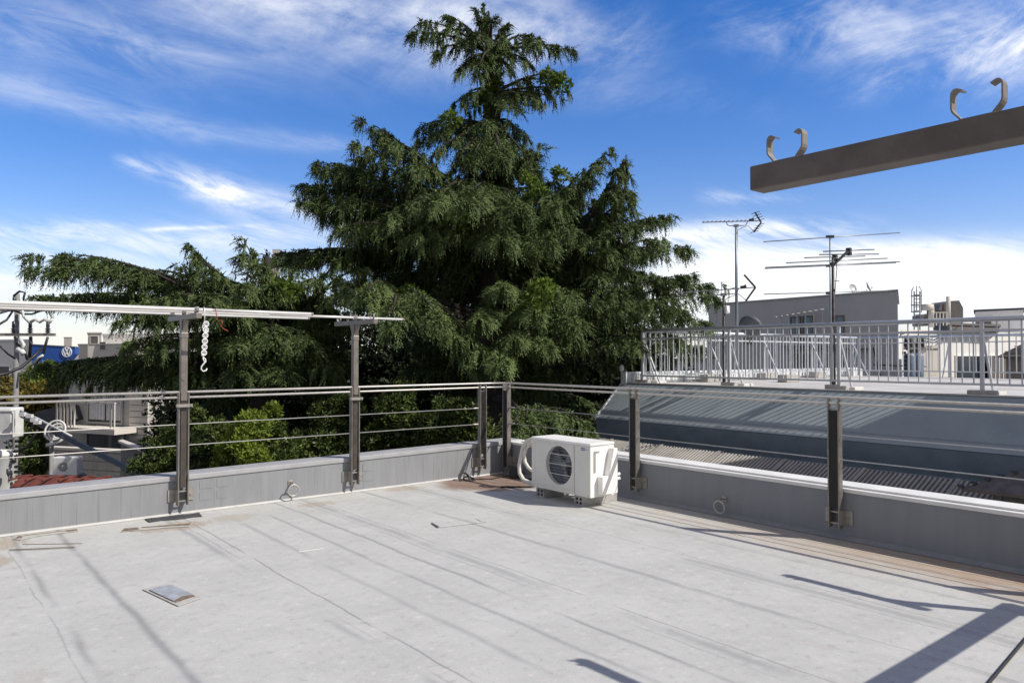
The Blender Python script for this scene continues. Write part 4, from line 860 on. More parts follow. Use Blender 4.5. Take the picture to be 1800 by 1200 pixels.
def upole(u, D, vtop, label, r, arms, trans=None, mats=None):
    p = P(u, 626, D=D); t = thing('utility_pole', (p.x, p.y, GROUND), label, 'utility pole')
    zt = zat(vtop, D); MB().tube([(p.x, p.y, GROUND), (p.x, p.y, zt)], [r*1.3, r], 12).build('pole', mats or M_polec, t, True)
    for v, u0, u1, us in arms:
        a, b = P(u0, v, D=D-.25), P(u1, v, D=D-.25); ar = MB().bar(a, b, .09).build('crossarm', M_bolt, t)
        for q in us:
            c = P(q, v, D=D-.25); m = MB(); m.lathe(c, Z_, [(.03, 0), (.03, .05), (.09, .06), (.04, .10), (.09, .12), (.04, .16), (.09, .18), (.04, .22), (.055, .24), (.05, .42), (0, .44)], 10); m.build('insulator', M_ins, ar, True)
    return t, p, zt
# right-hand pole in front of the grey building
up2, p, zt = upole(1606, 29, 590, 'utility pole with a blue grey transformer in front of the white house at right', .16, [(612, 1588, 1628, (1592, 1600, 1614, 1622))])
for u, v in ((1599, 618), (1613, 618)): q = P(u, 622, D=28.6); MB().lathe(Vector((q.x, q.y, .75)), Z_, [(0, 0), (.20, .0), (.21, .05), (.21, .8), (.17, .9), (0, .92)], 16).build('transformer', mat('blue_grey_enamel', (.17, .22, .30), .5), up2, True)
cb = MB()
for k_ in range(6):
    a0, a1 = P(1589+k_*6, 600+k_*9 % 40, D=28.8), P(1614-k_*4, 612+(k_*17) % 44, D=28.6); cb.tube([a0, (a0+a1)/2-Z_*.25, a1], .03, 5)
for z0_, z1_ in ((580, 575), (584, 580)):
    a0, a1 = P(1612, z0_+12, D=29), P(1690, z1_-6, D=40); cb.tube([a0, a0*.7+a1*.3-Z_*.35, a0*.3+a1*.7-Z_*.25, a1], .03, 5)
cb.build('cable', M_cable, up2, True)
pc = MB()
for k_ in range(10): pc.cbox(P(1591+random.uniform(-5, 6), 585+k_*7, D=28.5), (.12, .1, .1))
pc.build('cable_clamp', M_black, up2)
# ------------------------------------------------------------------ town on the left
hs_ = block_house('balcony_house', 'grey house with a railed balcony and curtained window seen under the cedar branches', 122, 25.5, 262, 24, 0, 7, mat('grey_house_render', (.42, .41, .39), .8, var=.08, scale=1.2, bmp=.1), M_slate,
    [(.27, .69, -.62, .15, M_glass), (.26, .71, -1.62, -.80, M_glass)], zt=1.3)
t, a, b, d, n, zt = hs_; L = (b-a).length
cu = MB()
for i in range(22):
    f = .29+.38*i/21
    if not .475 < f < .50: cu.cbox(a+d*(L*f)-n*.03+Z_*-.22, (.045 if i % 2 else .03, .03, .66), (d, n, Z_))
cu.build('curtain', M_curt, t)
MB().cbox(a+d*(L*.52)-n*.45+Z_*-.82, (L*.74, .9, .16), (d, n, Z_)).build('balcony_slab', M_bcream, t)
bl = MB()
for i in range(17):
    if i < 6 or i > 14: bl.cbox(a+d*(L*(.165+.71*i/16))-n*.86+Z_*-.33, (.04, .04, .80), (d, n, Z_))
bl.cbox(a+d*(L*.52)-n*.86+Z_*.08, (L*.73, .06, .05), (d, n, Z_)); bl.build('balcony_railing', M_bcream, t)
sd = MB()
for i in range(9): sd.cbox(a+d*(L*.90)-n*.04+Z_*(.45-.19*i), (L*.22, .05, .17), (d, n, Z_))
sd.build('siding', M_bcream, t)
MB().extrude([a-d*1.3+Z_*-.35-n*.3, a+d*.5+Z_*-.05-n*.3, a+d*.75+Z_*-.52-n*.3, a-d*.9+Z_*-.85-n*.3], n*.3-Z_*.05).build('awning', M_slate, t)
lw = block_house('terrace_wall', 'pale horizontally boarded terrace wall below the balcony house', 97, 22.4, 222, 21.6, 0, .22, M_sid, M_bcream, [], cat='wall', zt=-1.22, cop=.07)
_, a, b, d, n, zt = lw; bd = MB()
for i in range(9): bd.cbox((a+b)/2-n*.02+Z_*(-1.38-.26*i), ((b-a).length, .03, .22), (d, n, Z_))
bd.build('board', M_sid, lw[0])
block_house('garden_wall', 'short dark grey garden wall at the right end of the boarded terrace', 214, 20.4, 252, 18.6, 0, .25, M_bdark, M_bcream, [], cat='wall', zt=-.80, cop=.06)
def small_ac():
    D = 19; c = P(119, 818, D=D); t = thing('outdoor_unit', c-Z_*.3, 'small white air conditioner unit in front of the boarded terrace wall, above the red tiles', 'air conditioner')
    MB().cbox(c, (.62, .26, .46), (rt, fw, Z_)).build('casing', M_white, t, bevel=.02); cc = c-rt*.04-fw*.135
    MB().lathe(cc, -fw, [(.115, -.01), (.115, .012), (.06, .014), (.05, .0)], 24).build('fan_ring', M_acd, t, True); MB().lathe(cc, -fw, [(.035, 0), (.035, .018), (0, .02)], 14).build('fan_hub', M_white, t, True)
    MB().box((c.x-.4, c.y-.2, GROUND), (c.x+.4, c.y+.3, c.z-.235)).build('stand', M_bdark, t)
small_ac()
def red_roof():
    a, b = P(38, 855, D=13.2), P(236, 836, D=13.0); d = (b-a).normalized(); d.z = 0; d.normalize(); n = Vector((-d.y, d.x, 0)); n = n if n.dot(fw) > 0 else -n
    a.z = b.z = (a.z+b.z)/2; t = thing('tiled_house', Vector((a.x, a.y, GROUND)), 'low house with a red clay tile ridge just beyond the left parapet', 'house'); L = (b-a).length
    MB().cbox((a+b)/2-Z_*3.9, (L*.92, 3.0, 6.4), (d, n, Z_)).build('wall', M_bcream, t)
    r = MB(); r.add([a, b, b-n*1.9-Z_*1.0, a-n*1.9-Z_*1.0, b+n*1.9-Z_*1.0, a+n*1.9-Z_*1.0], [(0, 1, 2, 3), (1, 0, 5, 4), (0, 3, 5), (1, 4, 2)]); r.build('tiled_roof', M_tile, t)
    k = MB(); i = 0; q = 0
    while q < L-.1:
        l = .30
        for s_ in (-1, 1):
            c0_ = a+d*q; k.extrude([c0_+Z_*.05, c0_+d*l+Z_*.03, c0_+d*l-n*.26*s_*-1-Z_*.10, c0_-n*.26*s_*-1-Z_*.08], Z_*.022)
        k.tube([a+d*(q-.01)+Z_*.045-n*.27, a+d*(q-.01)+Z_*.075, a+d*(q-.01)+Z_*.045+n*.27], .02, 6); q += l
    k.build('ridge_tile', M_tile, t)
    c = MB()
    for j in range(1, 6): c.bar(a-n*.36*j-Z_*(.19*j-.02), b-n*.36*j-Z_*(.19*j-.02), .05, .04)
    for j in range(int(L/.3)): c.tube([a+d*(.3*j)-n*.3-Z_*.13, a+d*(.3*j)-n*1.85-Z_*.95], .03, 6)
    c.build('tile_course', M_tile, t)
red_roof()
# ---- utility pole with transformers at the left edge
D = 24; up1, p, zt = upole(29, D, 516, 'tall utility pole with white transformers and insulators at the left edge', .072, [(588, -40, 97, (24, 53, 84)), (545, -40, 97, (25, 54, 90))])
def tx(u0, u1, v0, v1, Dz, nm):
    a, b = P(u0, v0, D=Dz), P(u1, v1, D=Dz); c = (a+b)/2; return MB().cbox(c, (abs((b-a).dot(rt)), .6, abs(a.z-b.z)), (rt, fw, Z_)).build(nm, M_trans, up1, bevel=.05)
bx = tx(-30, 32, 716, 768, 23.4, 'switch_box'); a_, b_ = P(-24, 722, D=23.09), P(26, 762, D=23.09)
m = MB()
for z_ in (a_.z, b_.z): m.cbox(Vector(((a_.x+b_.x)/2, (a_.y+b_.y)/2, z_)), ((b_-a_).dot(rt), .03, .03), (rt, fw, Z_))
for q in (a_, b_): m.cbox(Vector((q.x, q.y, (a_.z+b_.z)/2)), (.03, .03, a_.z-b_.z), (rt, fw, Z_))
m.build('door_frame', M_trans, bx)
c = P(2, 800, D=23.2); MB().lathe(Vector((c.x, c.y, -2.6)), Z_, [(0, 0), (.40, 0), (.42, .03), (.42, 1.06), (.44, 1.08), (.44, 1.14), (.30, 1.24), (0, 1.27)], 24).build('transformer', M_trans, up1, True)
m = MB(); q = P(15, 825, D=22.7); m.lathe(q, Z_, [(.05, 0), (.03, -.12), (.012, -.15), (.012, -.4)], 8); m.lathe(q, Z_, [(0, .02), (.06, .02), (.055, -.12), (.02, -.2)], 8); m.build('arrester', M_ins, up1, True)
m = MB()
for k_ in range(9): v = 775+k_*9; q = P(27+random.uniform(-3, 4), v, D=23.0); m.cbox(q, (.09, .09, .08), (rt, fw, Z_))
m.build('cable_clamp', M_black, up1)
def cab(pts, r, name, m, par=None, rad=6): o = MB().tube([P(u, v, D=dd) for u, v, dd in pts], r, rad).build(name, m, par, True); return o
for pts, r in ((((-20, 662, 22), (10, 657, 22.5), (38, 645, 23), (55, 630, 23.2), (74, 612, 23.5)), .05), (((-10, 575, 23), (12, 562, 23.3), (24, 544, 23.7)), .035), (((-10, 553, 23), (12, 547, 23.3), (24, 543, 23.7)), .03), (((0, 608, 23), (14, 622, 23.2), (27, 630, 23.5)), .03),
               (((26, 592, 23.6), (30, 604, 23.5), (44, 618, 23.5), (48, 632, 23.5)), .04), (((54, 592, 23.6), (54, 606, 23.5), (52, 628, 23.6)), .05), (((84, 592, 23.6), (80, 606, 23.6), (76, 622, 23.6), (62, 640, 23.7)), .04),
               (((24, 520, 23.6), (34, 512, 23.5), (44, 514, 23.5), (40, 530, 23.5), (30, 542, 23.6)), .035), (((35, 775, 23), (50, 760, 23), (58, 748, 23), (60, 735, 23)), .045), (((33, 792, 23), (48, 785, 23), (58, 770, 23), (66, 755, 23)), .04), (((26, 546, 23.6), (40, 552, 23.5), (56, 552, 23.5), (75, 545, 23.5)), .03)):
    cab(pts, r, 'cable', M_cable, up1)
for pts, r in ((((37, 526, 23.3), (39, 545, 23.2), (41, 556, 23.2), (52, 567, 23.3)), .04), (((94, 542, 23.3), (88, 552, 23.3), (92, 558, 23.3), (88, 566, 23.4)), .04), (((54, 566, 23.2), (62, 561, 23.2), (70, 566, 23.2), (78, 561, 23.2), (88, 566, 23.2), (92, 560, 23.2)), .05), (((30, 614, 23.2), (38, 617, 23.2), (42, 622, 23.2)), .09), (((35, 594, 23.3), (42, 606, 23.2), (38, 614, 23.2)), .05), (((58, 640, 23.3), (68, 628, 23.3), (76, 624, 23.3)), .035), (((84, 524, 23.4), (94, 524, 23.4)), .06), (((50, 520, 23.4), (64, 524, 23.4)), .05)):
    cab(pts, r, 'sleeve', M_cablew, up1)
def bundle():
    t = thing('service_cable', P(140, 780, D=19), 'bundle of black service cables sloping down from the utility pole to the parapet', 'cable')
    for k_ in range(3):
        MB().tube([P(36, 724+4*k_, D=23), P(66, 738+4*k_, D=22), P(100, 757+4*k_, D=20.5), P(160, 787+4*k_, D=18), P(250, 832+3*k_, D=15), P(330, 872, D=13)], .028, 6).build('strand', M_cable, t, True)
    MB().tube([P(36, 722, D=22.9), P(66, 735, D=21.9), P(100, 753, D=20.4), P(125, 766, D=19.4)], .03, 6).build('sleeve', M_cablew, t, True)
    m = MB()
    for u, v in ((40, 728), (52, 731), (60, 738), (66, 742), (176, 800)): m.cbox(P(u, v, D=22-(u-40)/34), (.16, .12, .10), (rt, fw, Z_))
    m.build('clamp', M_cablew, t)
bundle()
up3, p, zt = upole(93, 21, 768, 'slim grey service post with curled cables in front of the boarded terrace wall', .06, [])
m = MB()
for k_, r_ in enumerate((.28, .22, .16)): m.ring(P(97+k_*3, 756+k_*2, D=20.8), rt, (Z_*.8+fw*.3).normalized(), r_, .028, 18, 6)
m.tube([P(82, 782, D=20.8), P(93, 781, D=20.8), P(104, 776, D=20.8), P(112, 768, D=20.8)], .05, 6); m.build('cable_loop', M_cablew, up3, True)
# ---- far buildings and the blue sign
def sign():
    D = 60; t = thing('sign_board', P(95, 640, D=D), 'royal blue sign board with a round white letter emblem beyond the utility pole', 'sign')
    pl = [P(u, v, D=D) for u, v in ((46, 640), (46, 604), (132, 609), (132, 622), (118, 640))]; MB().extrude(pl, fw*.5).build('board', M_sign, t)
    MB().extrude([P(u, v, D=D-.05) for u, v in ((46, 604), (132, 609), (132, 610.2), (46, 605.2))], fw*.6).build('edge', M_bdark, t)
    c = P(117.5, 618.5, D=D-.06); s = D/FPX; e = MB(); e.ring(c, rt, Z_, 8.3*s, .85*s, 32, 6)
    def stroke(pts):
        for p0, p1 in zip(pts, pts[1:]): e.bar(c+rt*(p0[0]*s)+Z_*(p0[1]*s), c+rt*(p1[0]*s)+Z_*(p1[1]*s), 1.7*s, .08, up=fw)
    stroke([(-3.0, 7.4), (0, .6), (3.0, 7.4)]); stroke([(-6.6, 4.6), (-3.0, -6.4), (0, -.6), (3.0, -6.4), (6.6, 4.6)])
    e.build('emblem', M_white, t)
    MB().extrude([P(u, v, D=D+.6) for u, v in ((60, 700), (60, 641), (66, 641), (66, 700))], fw*.2).build('support', M_bdark, t); MB().extrude([P(u, v, D=D+.6) for u, v in ((112, 700), (112, 625), (118, 625), (118, 700))], fw*.2).build('support', M_bdark, t)
sign()
far = [('white_building', 'white apartment block behind the utility pole at the left edge', -60, 48, 56, 46, 600, 10, M_bwhite, [(.52, .68, .2, .9, M_bdark), (.72, .95, -.3, .5, M_glass), (.5, .95, -1.5, -.7, M_glass)]),
       ('grey_building', 'pale grey building with a set back upper floor right of the blue sign', 138, 75, 236, 72, 606, 12, M_bcream, [(.4, .5, 2.2, 2.9, M_bdark)]),
       ('tower_house', 'narrow pale stair tower with a dark window rising from the grey building', 154, 74, 178, 74, 586, 5, M_bcream, [(.2, .75, 2.8, 3.5, M_bdark)]),
       ('white_building', 'white building with a flat roof behind the cedar needles right of the stair tower', 181, 80, 330, 78, 588, 12, M_bwhite, []),
       ('far_tower', 'beige tower block far beyond the blue sign', 112, 190, 126, 190, 593, 12, M_bcream, []),
       ('far_tower', 'pair topped grey tower far away above the dark cedar limb', 478, 420, 491, 420, 438, 20, M_bcream, []),
       ('white_house', 'pale house wall with a white eave seen through the cedar behind the chain', 366, 33, 448, 32, 632, 6, M_bcream, []),
       ('brown_house', 'brown roofed house behind the yellow green bush and the balcony house', 60, 40, 250, 38, 668, 8, M_bdark, [(.35, .55, -.6, .1, M_glass)]),
       ('white_building', 'low white building at the foot of the far sky left of the stair tower', -40, 110, 152, 108, 612, 14, M_bwhite, [])]
for nm, lb, u0, d0, u1, d1, vt, dp, mm, ws in far: block_house(nm, lb, u0, d0, u1, d1, vt, dp, mm, None if 'brown' not in nm else M_slate, ws)
# ------------------------------------------------------------------ trees
def big_cedar():
    D0 = 16.0; pb = P(862, 626, D=D0); t = thing('cedar_tree', (pb.x, pb.y, GROUND), 'tall dark cedar with drooping branches and a bare necked top', 'tree')
    def T(v): q = P(866 if v > 200 else 858+ (v-12)*.05, v, D=D0); return q
    MB().tube([(pb.x, pb.y, GROUND), T(700), T(450), T(250), T(160), T(90), T(20)], [.46, .36, .30, .20, .15, .08, .02], 12).build('trunk', M_bark, t, True)
    C = Cedar(); stems = set()
    def L(vb, u, v, dd, lift=.25, spread=.9, dens=1.0, ub=None, r0=.06, t0=.12, hang=1.0, tone=.5, db=0.0):
        p0 = T(vb) if ub is None else P(ub, vb, D=D0+db)
        if ub is not None and isinstance(ub, int):
            key = (round(ub/30), round(vb/30), round(db))
            if key not in stems and (p0-T(vb)).length > .5:
                stems.add(key); r_ = T(min(vb+45, 700))
                if db > -1:
                    C.limb(r_, p0, .15, 1.0, 1.5, .09, .05, 1.0, tone)
                    for e_ in (.5, 1.3): C.limb(r_, p0*.75+r_*.25+fw*e_+Z_*.3, .3, .9, 1.2, .05, .1, 1.0, tone)
                else: C.wood.tube([r_, r_*.5+p0*.5+Z_*.12, p0], [.09, .06, .04], 7)
        C.limb(p0, P(u, v, D=D0+dd), lift, spread, dens, r0, t0, hang, tone)
    # top tuft
    L(110, 850, 12, .0, .1, .30, 1.6, hang=.7); L(95, 838, 18, .2, .1, .25, 1.5); L(80, 866, 30, -.3, .1, .3, 1.5)
    for u, v, dd in ((722, 60, .2), (742, 38, -.5), (790, 30, .5), (765, 92, -.4), (802, 128, -.8), (830, 60, -1.0), (840, 128, -.9)): L(100+random.uniform(-10, 12), u, v, dd, .35, .42, 1.5)
    for u, v, dd in ((1003, 86, .1), (962, 68, -.5), (930, 62, .5), (908, 60, -.4), (930, 110, -.6), (905, 128, -.5), (890, 44, .3)): L(108+random.uniform(-8, 10), u, v, dd, .32, .34, 1.5)
    # second tier
    for u, v, dd in ((788, 192, .1), (815, 172, -.6), (825, 200, .5)): L(165, u, v, dd, .30, .36, 1.5)
    for u, v, dd in ((998, 158, -.1), (972, 128, .2), (960, 180, -.6), (985, 175, .4), (915, 195, -.7)): L(168, u, v, dd, .22, .40, 1.6)
    # third tier
    for u, v, dd in ((735, 222, .2), (738, 245, -.4), (770, 262, -1.0), (830, 280, -1.6), (880, 275, -1.7), (925, 240, .4), (905, 222, -.6), (940, 300, -1.4), (790, 225, .6), (850, 215, -.9), (800, 290, -1.4)): L(225+random.uniform(-12, 12), u, v, dd, .30, .62, 1.4)
    # left shoulder, rising limbs
    for ub, vb, u, v, dd in ((800, 350, 640, 212, -.5), (790, 345, 665, 235, .3), (770, 370, 628, 252, -.9), (760, 370, 566, 285, -.3), (740, 380, 533, 325, .0), (760, 395, 536, 348, -.8), (740, 390, 600, 290, .7), (700, 400, 555, 350, .5), (760, 420, 590, 400, -1.2), (780, 430, 620, 420, -.3), (750, 440, 640, 455, .3), (790, 330, 690, 250, -1.2), (810, 340, 720, 290, -1.7)):
        L(vb, u, v, dd, .40, .95, 1.1, ub=ub, db=dd*.3)
    for vb, u, v, dd in ((330, 760, 345, -2.9), (340, 690, 372, -2.4), (335, 820, 352, -3.2), (345, 910, 362, -3.0), (350, 985, 352, -2.4), (380, 730, 410, -2.8), (385, 880, 415, -3.3), (390, 960, 418, -2.7)): L(vb, u, v, dd, .45, .95, 1.4, tone=.56)
    # the body of the crown behind the outer boughs
    for vb, u, v, dd in ((400, 585, 300, .7), (400, 610, 330, 1.2), (410, 640, 280, .9), (420, 570, 370, .9), (420, 600, 380, .4), (430, 640, 350, .2), (430, 620, 410, .6), (440, 660, 430, 1.0), (430, 690, 375, .4), (440, 720, 400, .3), (450, 650, 390, -.5), (460, 600, 440, 1.0), (470, 640, 460, .5), (480, 690, 450, .9), (500, 630, 490, 1.2), (500, 680, 490, .4), (520, 720, 480, .8), (520, 640, 520, .9), (540, 700, 520, 1.3), (560, 740, 540, .8),
        (400, 1010, 330, .9), (410, 1040, 350, 1.3), (420, 1000, 380, .6), (430, 1060, 380, 1.0), (440, 1020, 420, .4), (450, 1090, 430, .8), (460, 1130, 440, 1.2), (480, 1070, 470, .6), (500, 1140, 480, 1.0), (520, 1100, 510, 1.0), (480, 960, 400, .9), (500, 980, 450, .8), (520, 1000, 490, 1.3)): L(vb, u, v, dd, .35, 1.15, 1.5, tone=.5)
    # right shoulder
    for ub, vb, u, v, dd in ((880, 360, 945, 256, -.9), (885, 350, 932, 268, -.5), (960, 420, 1076, 258, -.2), (950, 410, 1040, 290, -.9), (940, 400, 972, 318, -1.2), (1010, 450, 1094, 290, .2), (1010, 450, 1108, 345, -.3), (1000, 430, 1085, 330, .9), (960, 470, 1172, 378, .0), (980, 480, 1203, 434, -.4), (990, 490, 1160, 420, -1.0), (1000, 470, 1110, 395, -1.1), (960, 390, 1000, 330, .6), (940, 430, 1010, 400, -1.8)):
        L(vb, u, v, dd, .38, .80, 1.2, ub=ub, db=dd*.3)
    for ub, vb, u, v, dd in ((980, 560, 1214, 482, .3), (1000, 560, 1268, 498, .6), (1010, 570, 1246, 520, -.4), (990, 560, 1180, 490, 1.0), (1000, 580, 1250, 566, .2), (990, 570, 1200, 545, -1.0), (980, 580, 1150, 530, -1.6), (1000, 560, 1080, 505, -1.9), (1010, 600, 1190, 590, -.6), (1010, 610, 1120, 600, -1.6), (1010, 640, 1240, 610, .9), (1000, 640, 1140, 640, .2)):
        L(vb, u, v, dd, .35, .85, 1.2, ub=ub, db=dd*.25)
    # second leader right of the trunk, with short boughs up its length
    st2 = [P(900, 600, D=D0), P(1000, 540, D=D0), P(1050, 470, D=D0), P(1075, 400, D=D0), P(1086, 340, D=D0), P(1093, 288, D=D0)]
    C.wood.tube(st2, [.20, .16, .12, .08, .05, .015], 8)
    for ub, vb, tips in ((1090, 315, ((1096, 286, 0), (1082, 300, -.3), (1104, 310, .2))), (1086, 345, ((1112, 340, .1), (1066, 345, -.6), (1098, 352, -.7))), (1078, 385, ((1116, 372, .3), (1050, 385, -.5), (1085, 400, -.9), (1108, 400, -.6))), (1066, 425, ((1112, 430, .4), (1030, 425, -.7), (1060, 440, -1.2), (1098, 440, -.8), (1040, 410, .7))), (1052, 465, ((1110, 478, .5), (1008, 470, -.8), (1050, 490, -1.4), (1085, 480, -1.0), (1020, 450, .9))), (1030, 510, ((1090, 530, .6), (985, 515, -1.0), (1035, 540, -1.6)))):
        for u, v, dd in tips: L(vb, u, v, dd, .22, .55, 1.5, ub=ub-.01, db=0)
    # sprays in front of the trunk
    for ub, vb, u, v, dd in ((880, 540, 885, 500, -3.2), (890, 540, 1000, 512, -3.0), (885, 560, 845, 555, -3.4), (890, 570, 1018, 562, -2.9), (900, 560, 940, 545, -3.5), (890, 590, 905, 590, -3.6), (880, 600, 960, 600, -3.3), (860, 620, 880, 632, -4.2), (880, 600, 1010, 590, -2.4), (860, 400, 760, 420, -2.6)):
        L(vb, u, v, dd, .40, .58, 1.7, ub=ub-.01, db=-.2, tone=.66, t0=.35)
    for ub, vb, u, v, dd in ((700, 520, 842, 606, -3.6), (690, 515, 800, 590, -3.9), (700, 520, 770, 560, -4.2), (720, 540, 835, 640, -3.2), (690, 520, 640, 520, -3.9), (700, 530, 690, 570, -4.3)):
        L(vb, u, v, dd, .50, .55, 1.7, ub=ub, db=-2.2, tone=.68)
    for u, v, dd in ((925, 745, -5.4), (965, 738, -5.2), (900, 758, -5.6), (1038, 755, -5.0)): L(735, u, v, dd, .45, .40, 1.3, ub=930, db=-3.8, t0=.4, tone=.62)
    # inner limbs all round, to the width of the crown at their height
    def half(v, right):
        tab = ((200, 60, 60), (260, 150, 70), (320, 250, 110), (400, 240, 200), (470, 200, 270), (540, 210, 300), (620, 230, 300), (700, 230, 260))
        for (v0, l0, r0_), (v1, l1, r1_) in zip(tab, tab[1:]):
            if v <= v1: f = (v-v0)/(v1-v0); return (l0+(l1-l0)*f, r0_+(r1_-r0_)*f)[right]
        return tab[-1][1+right]
    for i in range(88):
        v = 215+490*(i/87)**1.0; phi = i*2.39996; c_, s_ = math.cos(phi), math.sin(phi)
        R = (half(v, 1) if c_ > 0 else half(v, 0))*abs(c_)+170*(1-abs(c_)); R *= random.choice((.34, .42, .5, .62, .8))*random.uniform(.9, 1.1); R = R*D0/FPX
        if v > 400: s_ = abs(s_)*.9+.45
        p0 = T(min(v+45, 690))+fw*(.9 if v > 400 else 0); p1 = p0+rt*(c_*R)+fw*(s_*R*.8)+Z_*random.uniform(-.5, .5)
        C.limb(p0, p1, .35, .95, 1.5, .04, .15, 1.0, .46)
    C.finish(t)
    iv = []
    for v in range(105, 215, 8): q = T(v); iv.append(((q.x+random.uniform(-.08, .08), q.y, q.z), (.17, .17, .12)))
    for u, v, dd, r in ((982, 150, -.3, .26), (960, 140, -.3, .2), (805, 385, -2.2, .28), (790, 395, -2.3, .22), (820, 370, -2.2, .18), (945, 520, -3.1, .24), (935, 545, -3.1, .22), (960, 510, -3.0, .18), (790, 215, -.9, .2), (930, 320, -2.0, .16), (945, 335, -2.0, .2), (985, 310, -1.3, .18), (840, 115, -.3, .12)): q = P(u, v, D=D0+dd); iv.append((tuple(q), (r, r, r*.8)))
    clump(iv, t, M_ivy, 700, .085, 'ivy', .55)
big_cedar()
def left_cedar():
    D0 = 15.0; pb = P(470, 626, D=D0); t = thing('cedar_tree', (pb.x, pb.y, GROUND), 'broad low cedar with long limbs sweeping to the left behind the laundry poles', 'tree')
    def T(v): return P(470, v, D=D0)
    MB().tube([(pb.x, pb.y, GROUND), T(700), T(600), T(520), T(450)], [.38, .30, .24, .14, .04], 12).build('trunk', M_bark, t, True)
    C = Cedar()
    def L(ub, vb, u, v, dd, lift=.3, spread=.85, dens=1.2, db=0.0, tone=.52, t0=.12, hang=1.0, r0=.06): C.limb(P(ub, vb, D=D0+db), P(u, v, D=D0+dd), lift, spread, dens, r0, t0, hang, tone)
    for ub, vb, u, v, dd in ((400, 560, 52, 447, -.6), (380, 560, 62, 470, -1.0), (400, 550, 110, 446, -.2), (390, 555, 150, 455, -1.2), (380, 545, 200, 470, -.2), (400, 540, 250, 478, .3)): L(ub, vb, u, v, dd, .55, .75)
    for ub, vb, u, v, dd in ((420, 540, 335, 432, -.3), (410, 530, 310, 462, -.8), (420, 530, 355, 455, .3), (430, 520, 330, 448, -1.0), (420, 525, 372, 475, -1.2), (400, 530, 300, 490, .4)): L(ub, vb, u, v, dd, .15, .55)
    for ub, vb, u, v, dd in ((470, 540, 430, 425, -.4), (480, 530, 425, 450, -.8), (480, 540, 455, 460, -1.2), (500, 540, 520, 470, -.8), (510, 530, 560, 490, -1.0), (530, 540, 625, 500, -.6), (540, 545, 600, 455, -.4), (540, 540, 640, 470, -.3), (560, 540, 628, 520, -1.4), (480, 540, 480, 500, -1.8), (470, 550, 430, 500, -2.0)): L(ub, vb, u, v, dd, .30, .60, tone=.6)
    for u, v, dd in ((458, 450, .8), (470, 456, .3), (500, 441, 1.0), (520, 452, .4), (560, 437, .8), (590, 445, .3)): L(650, 446, u, v, dd, .10, .5, 2.0, db=1.0, tone=.4)
    for ub, vb, u, v, dd in ((420, 565, 70, 520, .8), (420, 560, 120, 518, .4), (400, 560, 165, 528, .0), (400, 575, 215, 560, -.6), (400, 560, 240, 530, -1.2), (420, 560, 300, 520, -1.8), (410, 570, 270, 560, -1.6), (430, 560, 360, 520, -2.0), (430, 570, 400, 540, -2.4), (450, 590, 420, 600, -2.0), (470, 590, 480, 590, -2.2), (480, 590, 540, 600, -1.8), (450, 640, 420, 655, -1.9), (470, 640, 500, 650, -2.0), (490, 620, 580, 640, -1.5)): L(ub, vb, u, v, dd, .40, .80, tone=.5)
    for ub, vb, u, v, dd in ((420, 640, 105, 660, .3), (420, 645, 170, 672, -.3), (420, 640, 232, 668, -.9), (430, 635, 70, 642, .5), (430, 635, 120, 640, .0), (420, 630, 180, 640, -.6), (420, 620, 210, 655, -1.0), (430, 600, 225, 600, -1.2), (430, 610, 250, 600, -1.4), (430, 620, 200, 655, -.8), (430, 630, 300, 660, -1.6), (430, 600, 270, 610, -2.0)): L(ub, vb, u, v, dd, .30, .75, tone=.42)
    for i in range(56):
        phi = i*2.39996; v = 480+165*(i/55); c_, s_ = math.cos(phi), math.sin(phi)
        R = (175 if c_ < 0 else 190)*abs(c_)+150*(1-abs(c_)); R *= random.uniform(.42, .7)*D0/FPX
        p0 = T(min(v+35, 690)); C.limb(p0, p0+rt*(c_*R)+fw*(abs(s_)*R*.9)+Z_*random.uniform(-.5, .4), .35, .95, 1.5, .04, .15, 1.0, .46)
    C.finish(t)
    clump([(tuple(P(u, v, D=D0-1.6)), (.2, .2, .15)) for u, v in ((495, 505), (510, 515), (720, 520), (740, 535))], t, M_ivy, 600, .085, 'ivy', .55)
left_cedar()
def broadleaf(name, label, u, D, lobes, material, per=900, leaf=.09, group=None, split=False):
    """tree or tall shrub; lobes = (u, v, dD, radius in metres)"""
    pb = P(u, 626, D=D); t = thing(name, (pb.x, pb.y, GROUND), label, 'tree' if 'tree' in name else 'shrub', group)
    cs = [(P(a, b, D=D+c), r) for a, b, c, r in lobes]; top = max(q.z for q, r in cs); m = MB()
    fork = Vector((pb.x, pb.y, min(q.z for q, r in cs)-1.2)); m.tube([(pb.x, pb.y, GROUND), fork, fork+Z_*.5], [.16, .11, .09], 8)
    for q, r in cs: m.tube([fork+Z_*.3, (fork+q)/2+Z_*.3, q], [.06, .04, .015], 6)
    m.build('trunk', M_bark, t, True)
    lob = []
    for q, r in cs:
        if split:
            for k_ in range(5):
                o = Vector((random.gauss(0, 1), random.gauss(0, 1), random.gauss(0, .8))).normalized()*r*.62; lob.append((tuple(q+o), (r*.48, r*.48, r*.42)))
        else: lob.append((tuple(q), (r, r, r*.85)))
    clump(lob, t, material, per, leaf)
BU = 'broadleaved shrubs behind the left parapet'
broadleaf('broadleaf_shrub', 'bright yellow green shrub behind the parapet between the two tall laundry posts', 440, 11.6, ((440, 742, 0, .30), (425, 770, .1, .42), (455, 785, -.1, .40), (405, 800, .2, .40), (440, 815, 0, .4), (470, 735, .3, .22)), M_bushy, 1300, 0.066, BU, True)
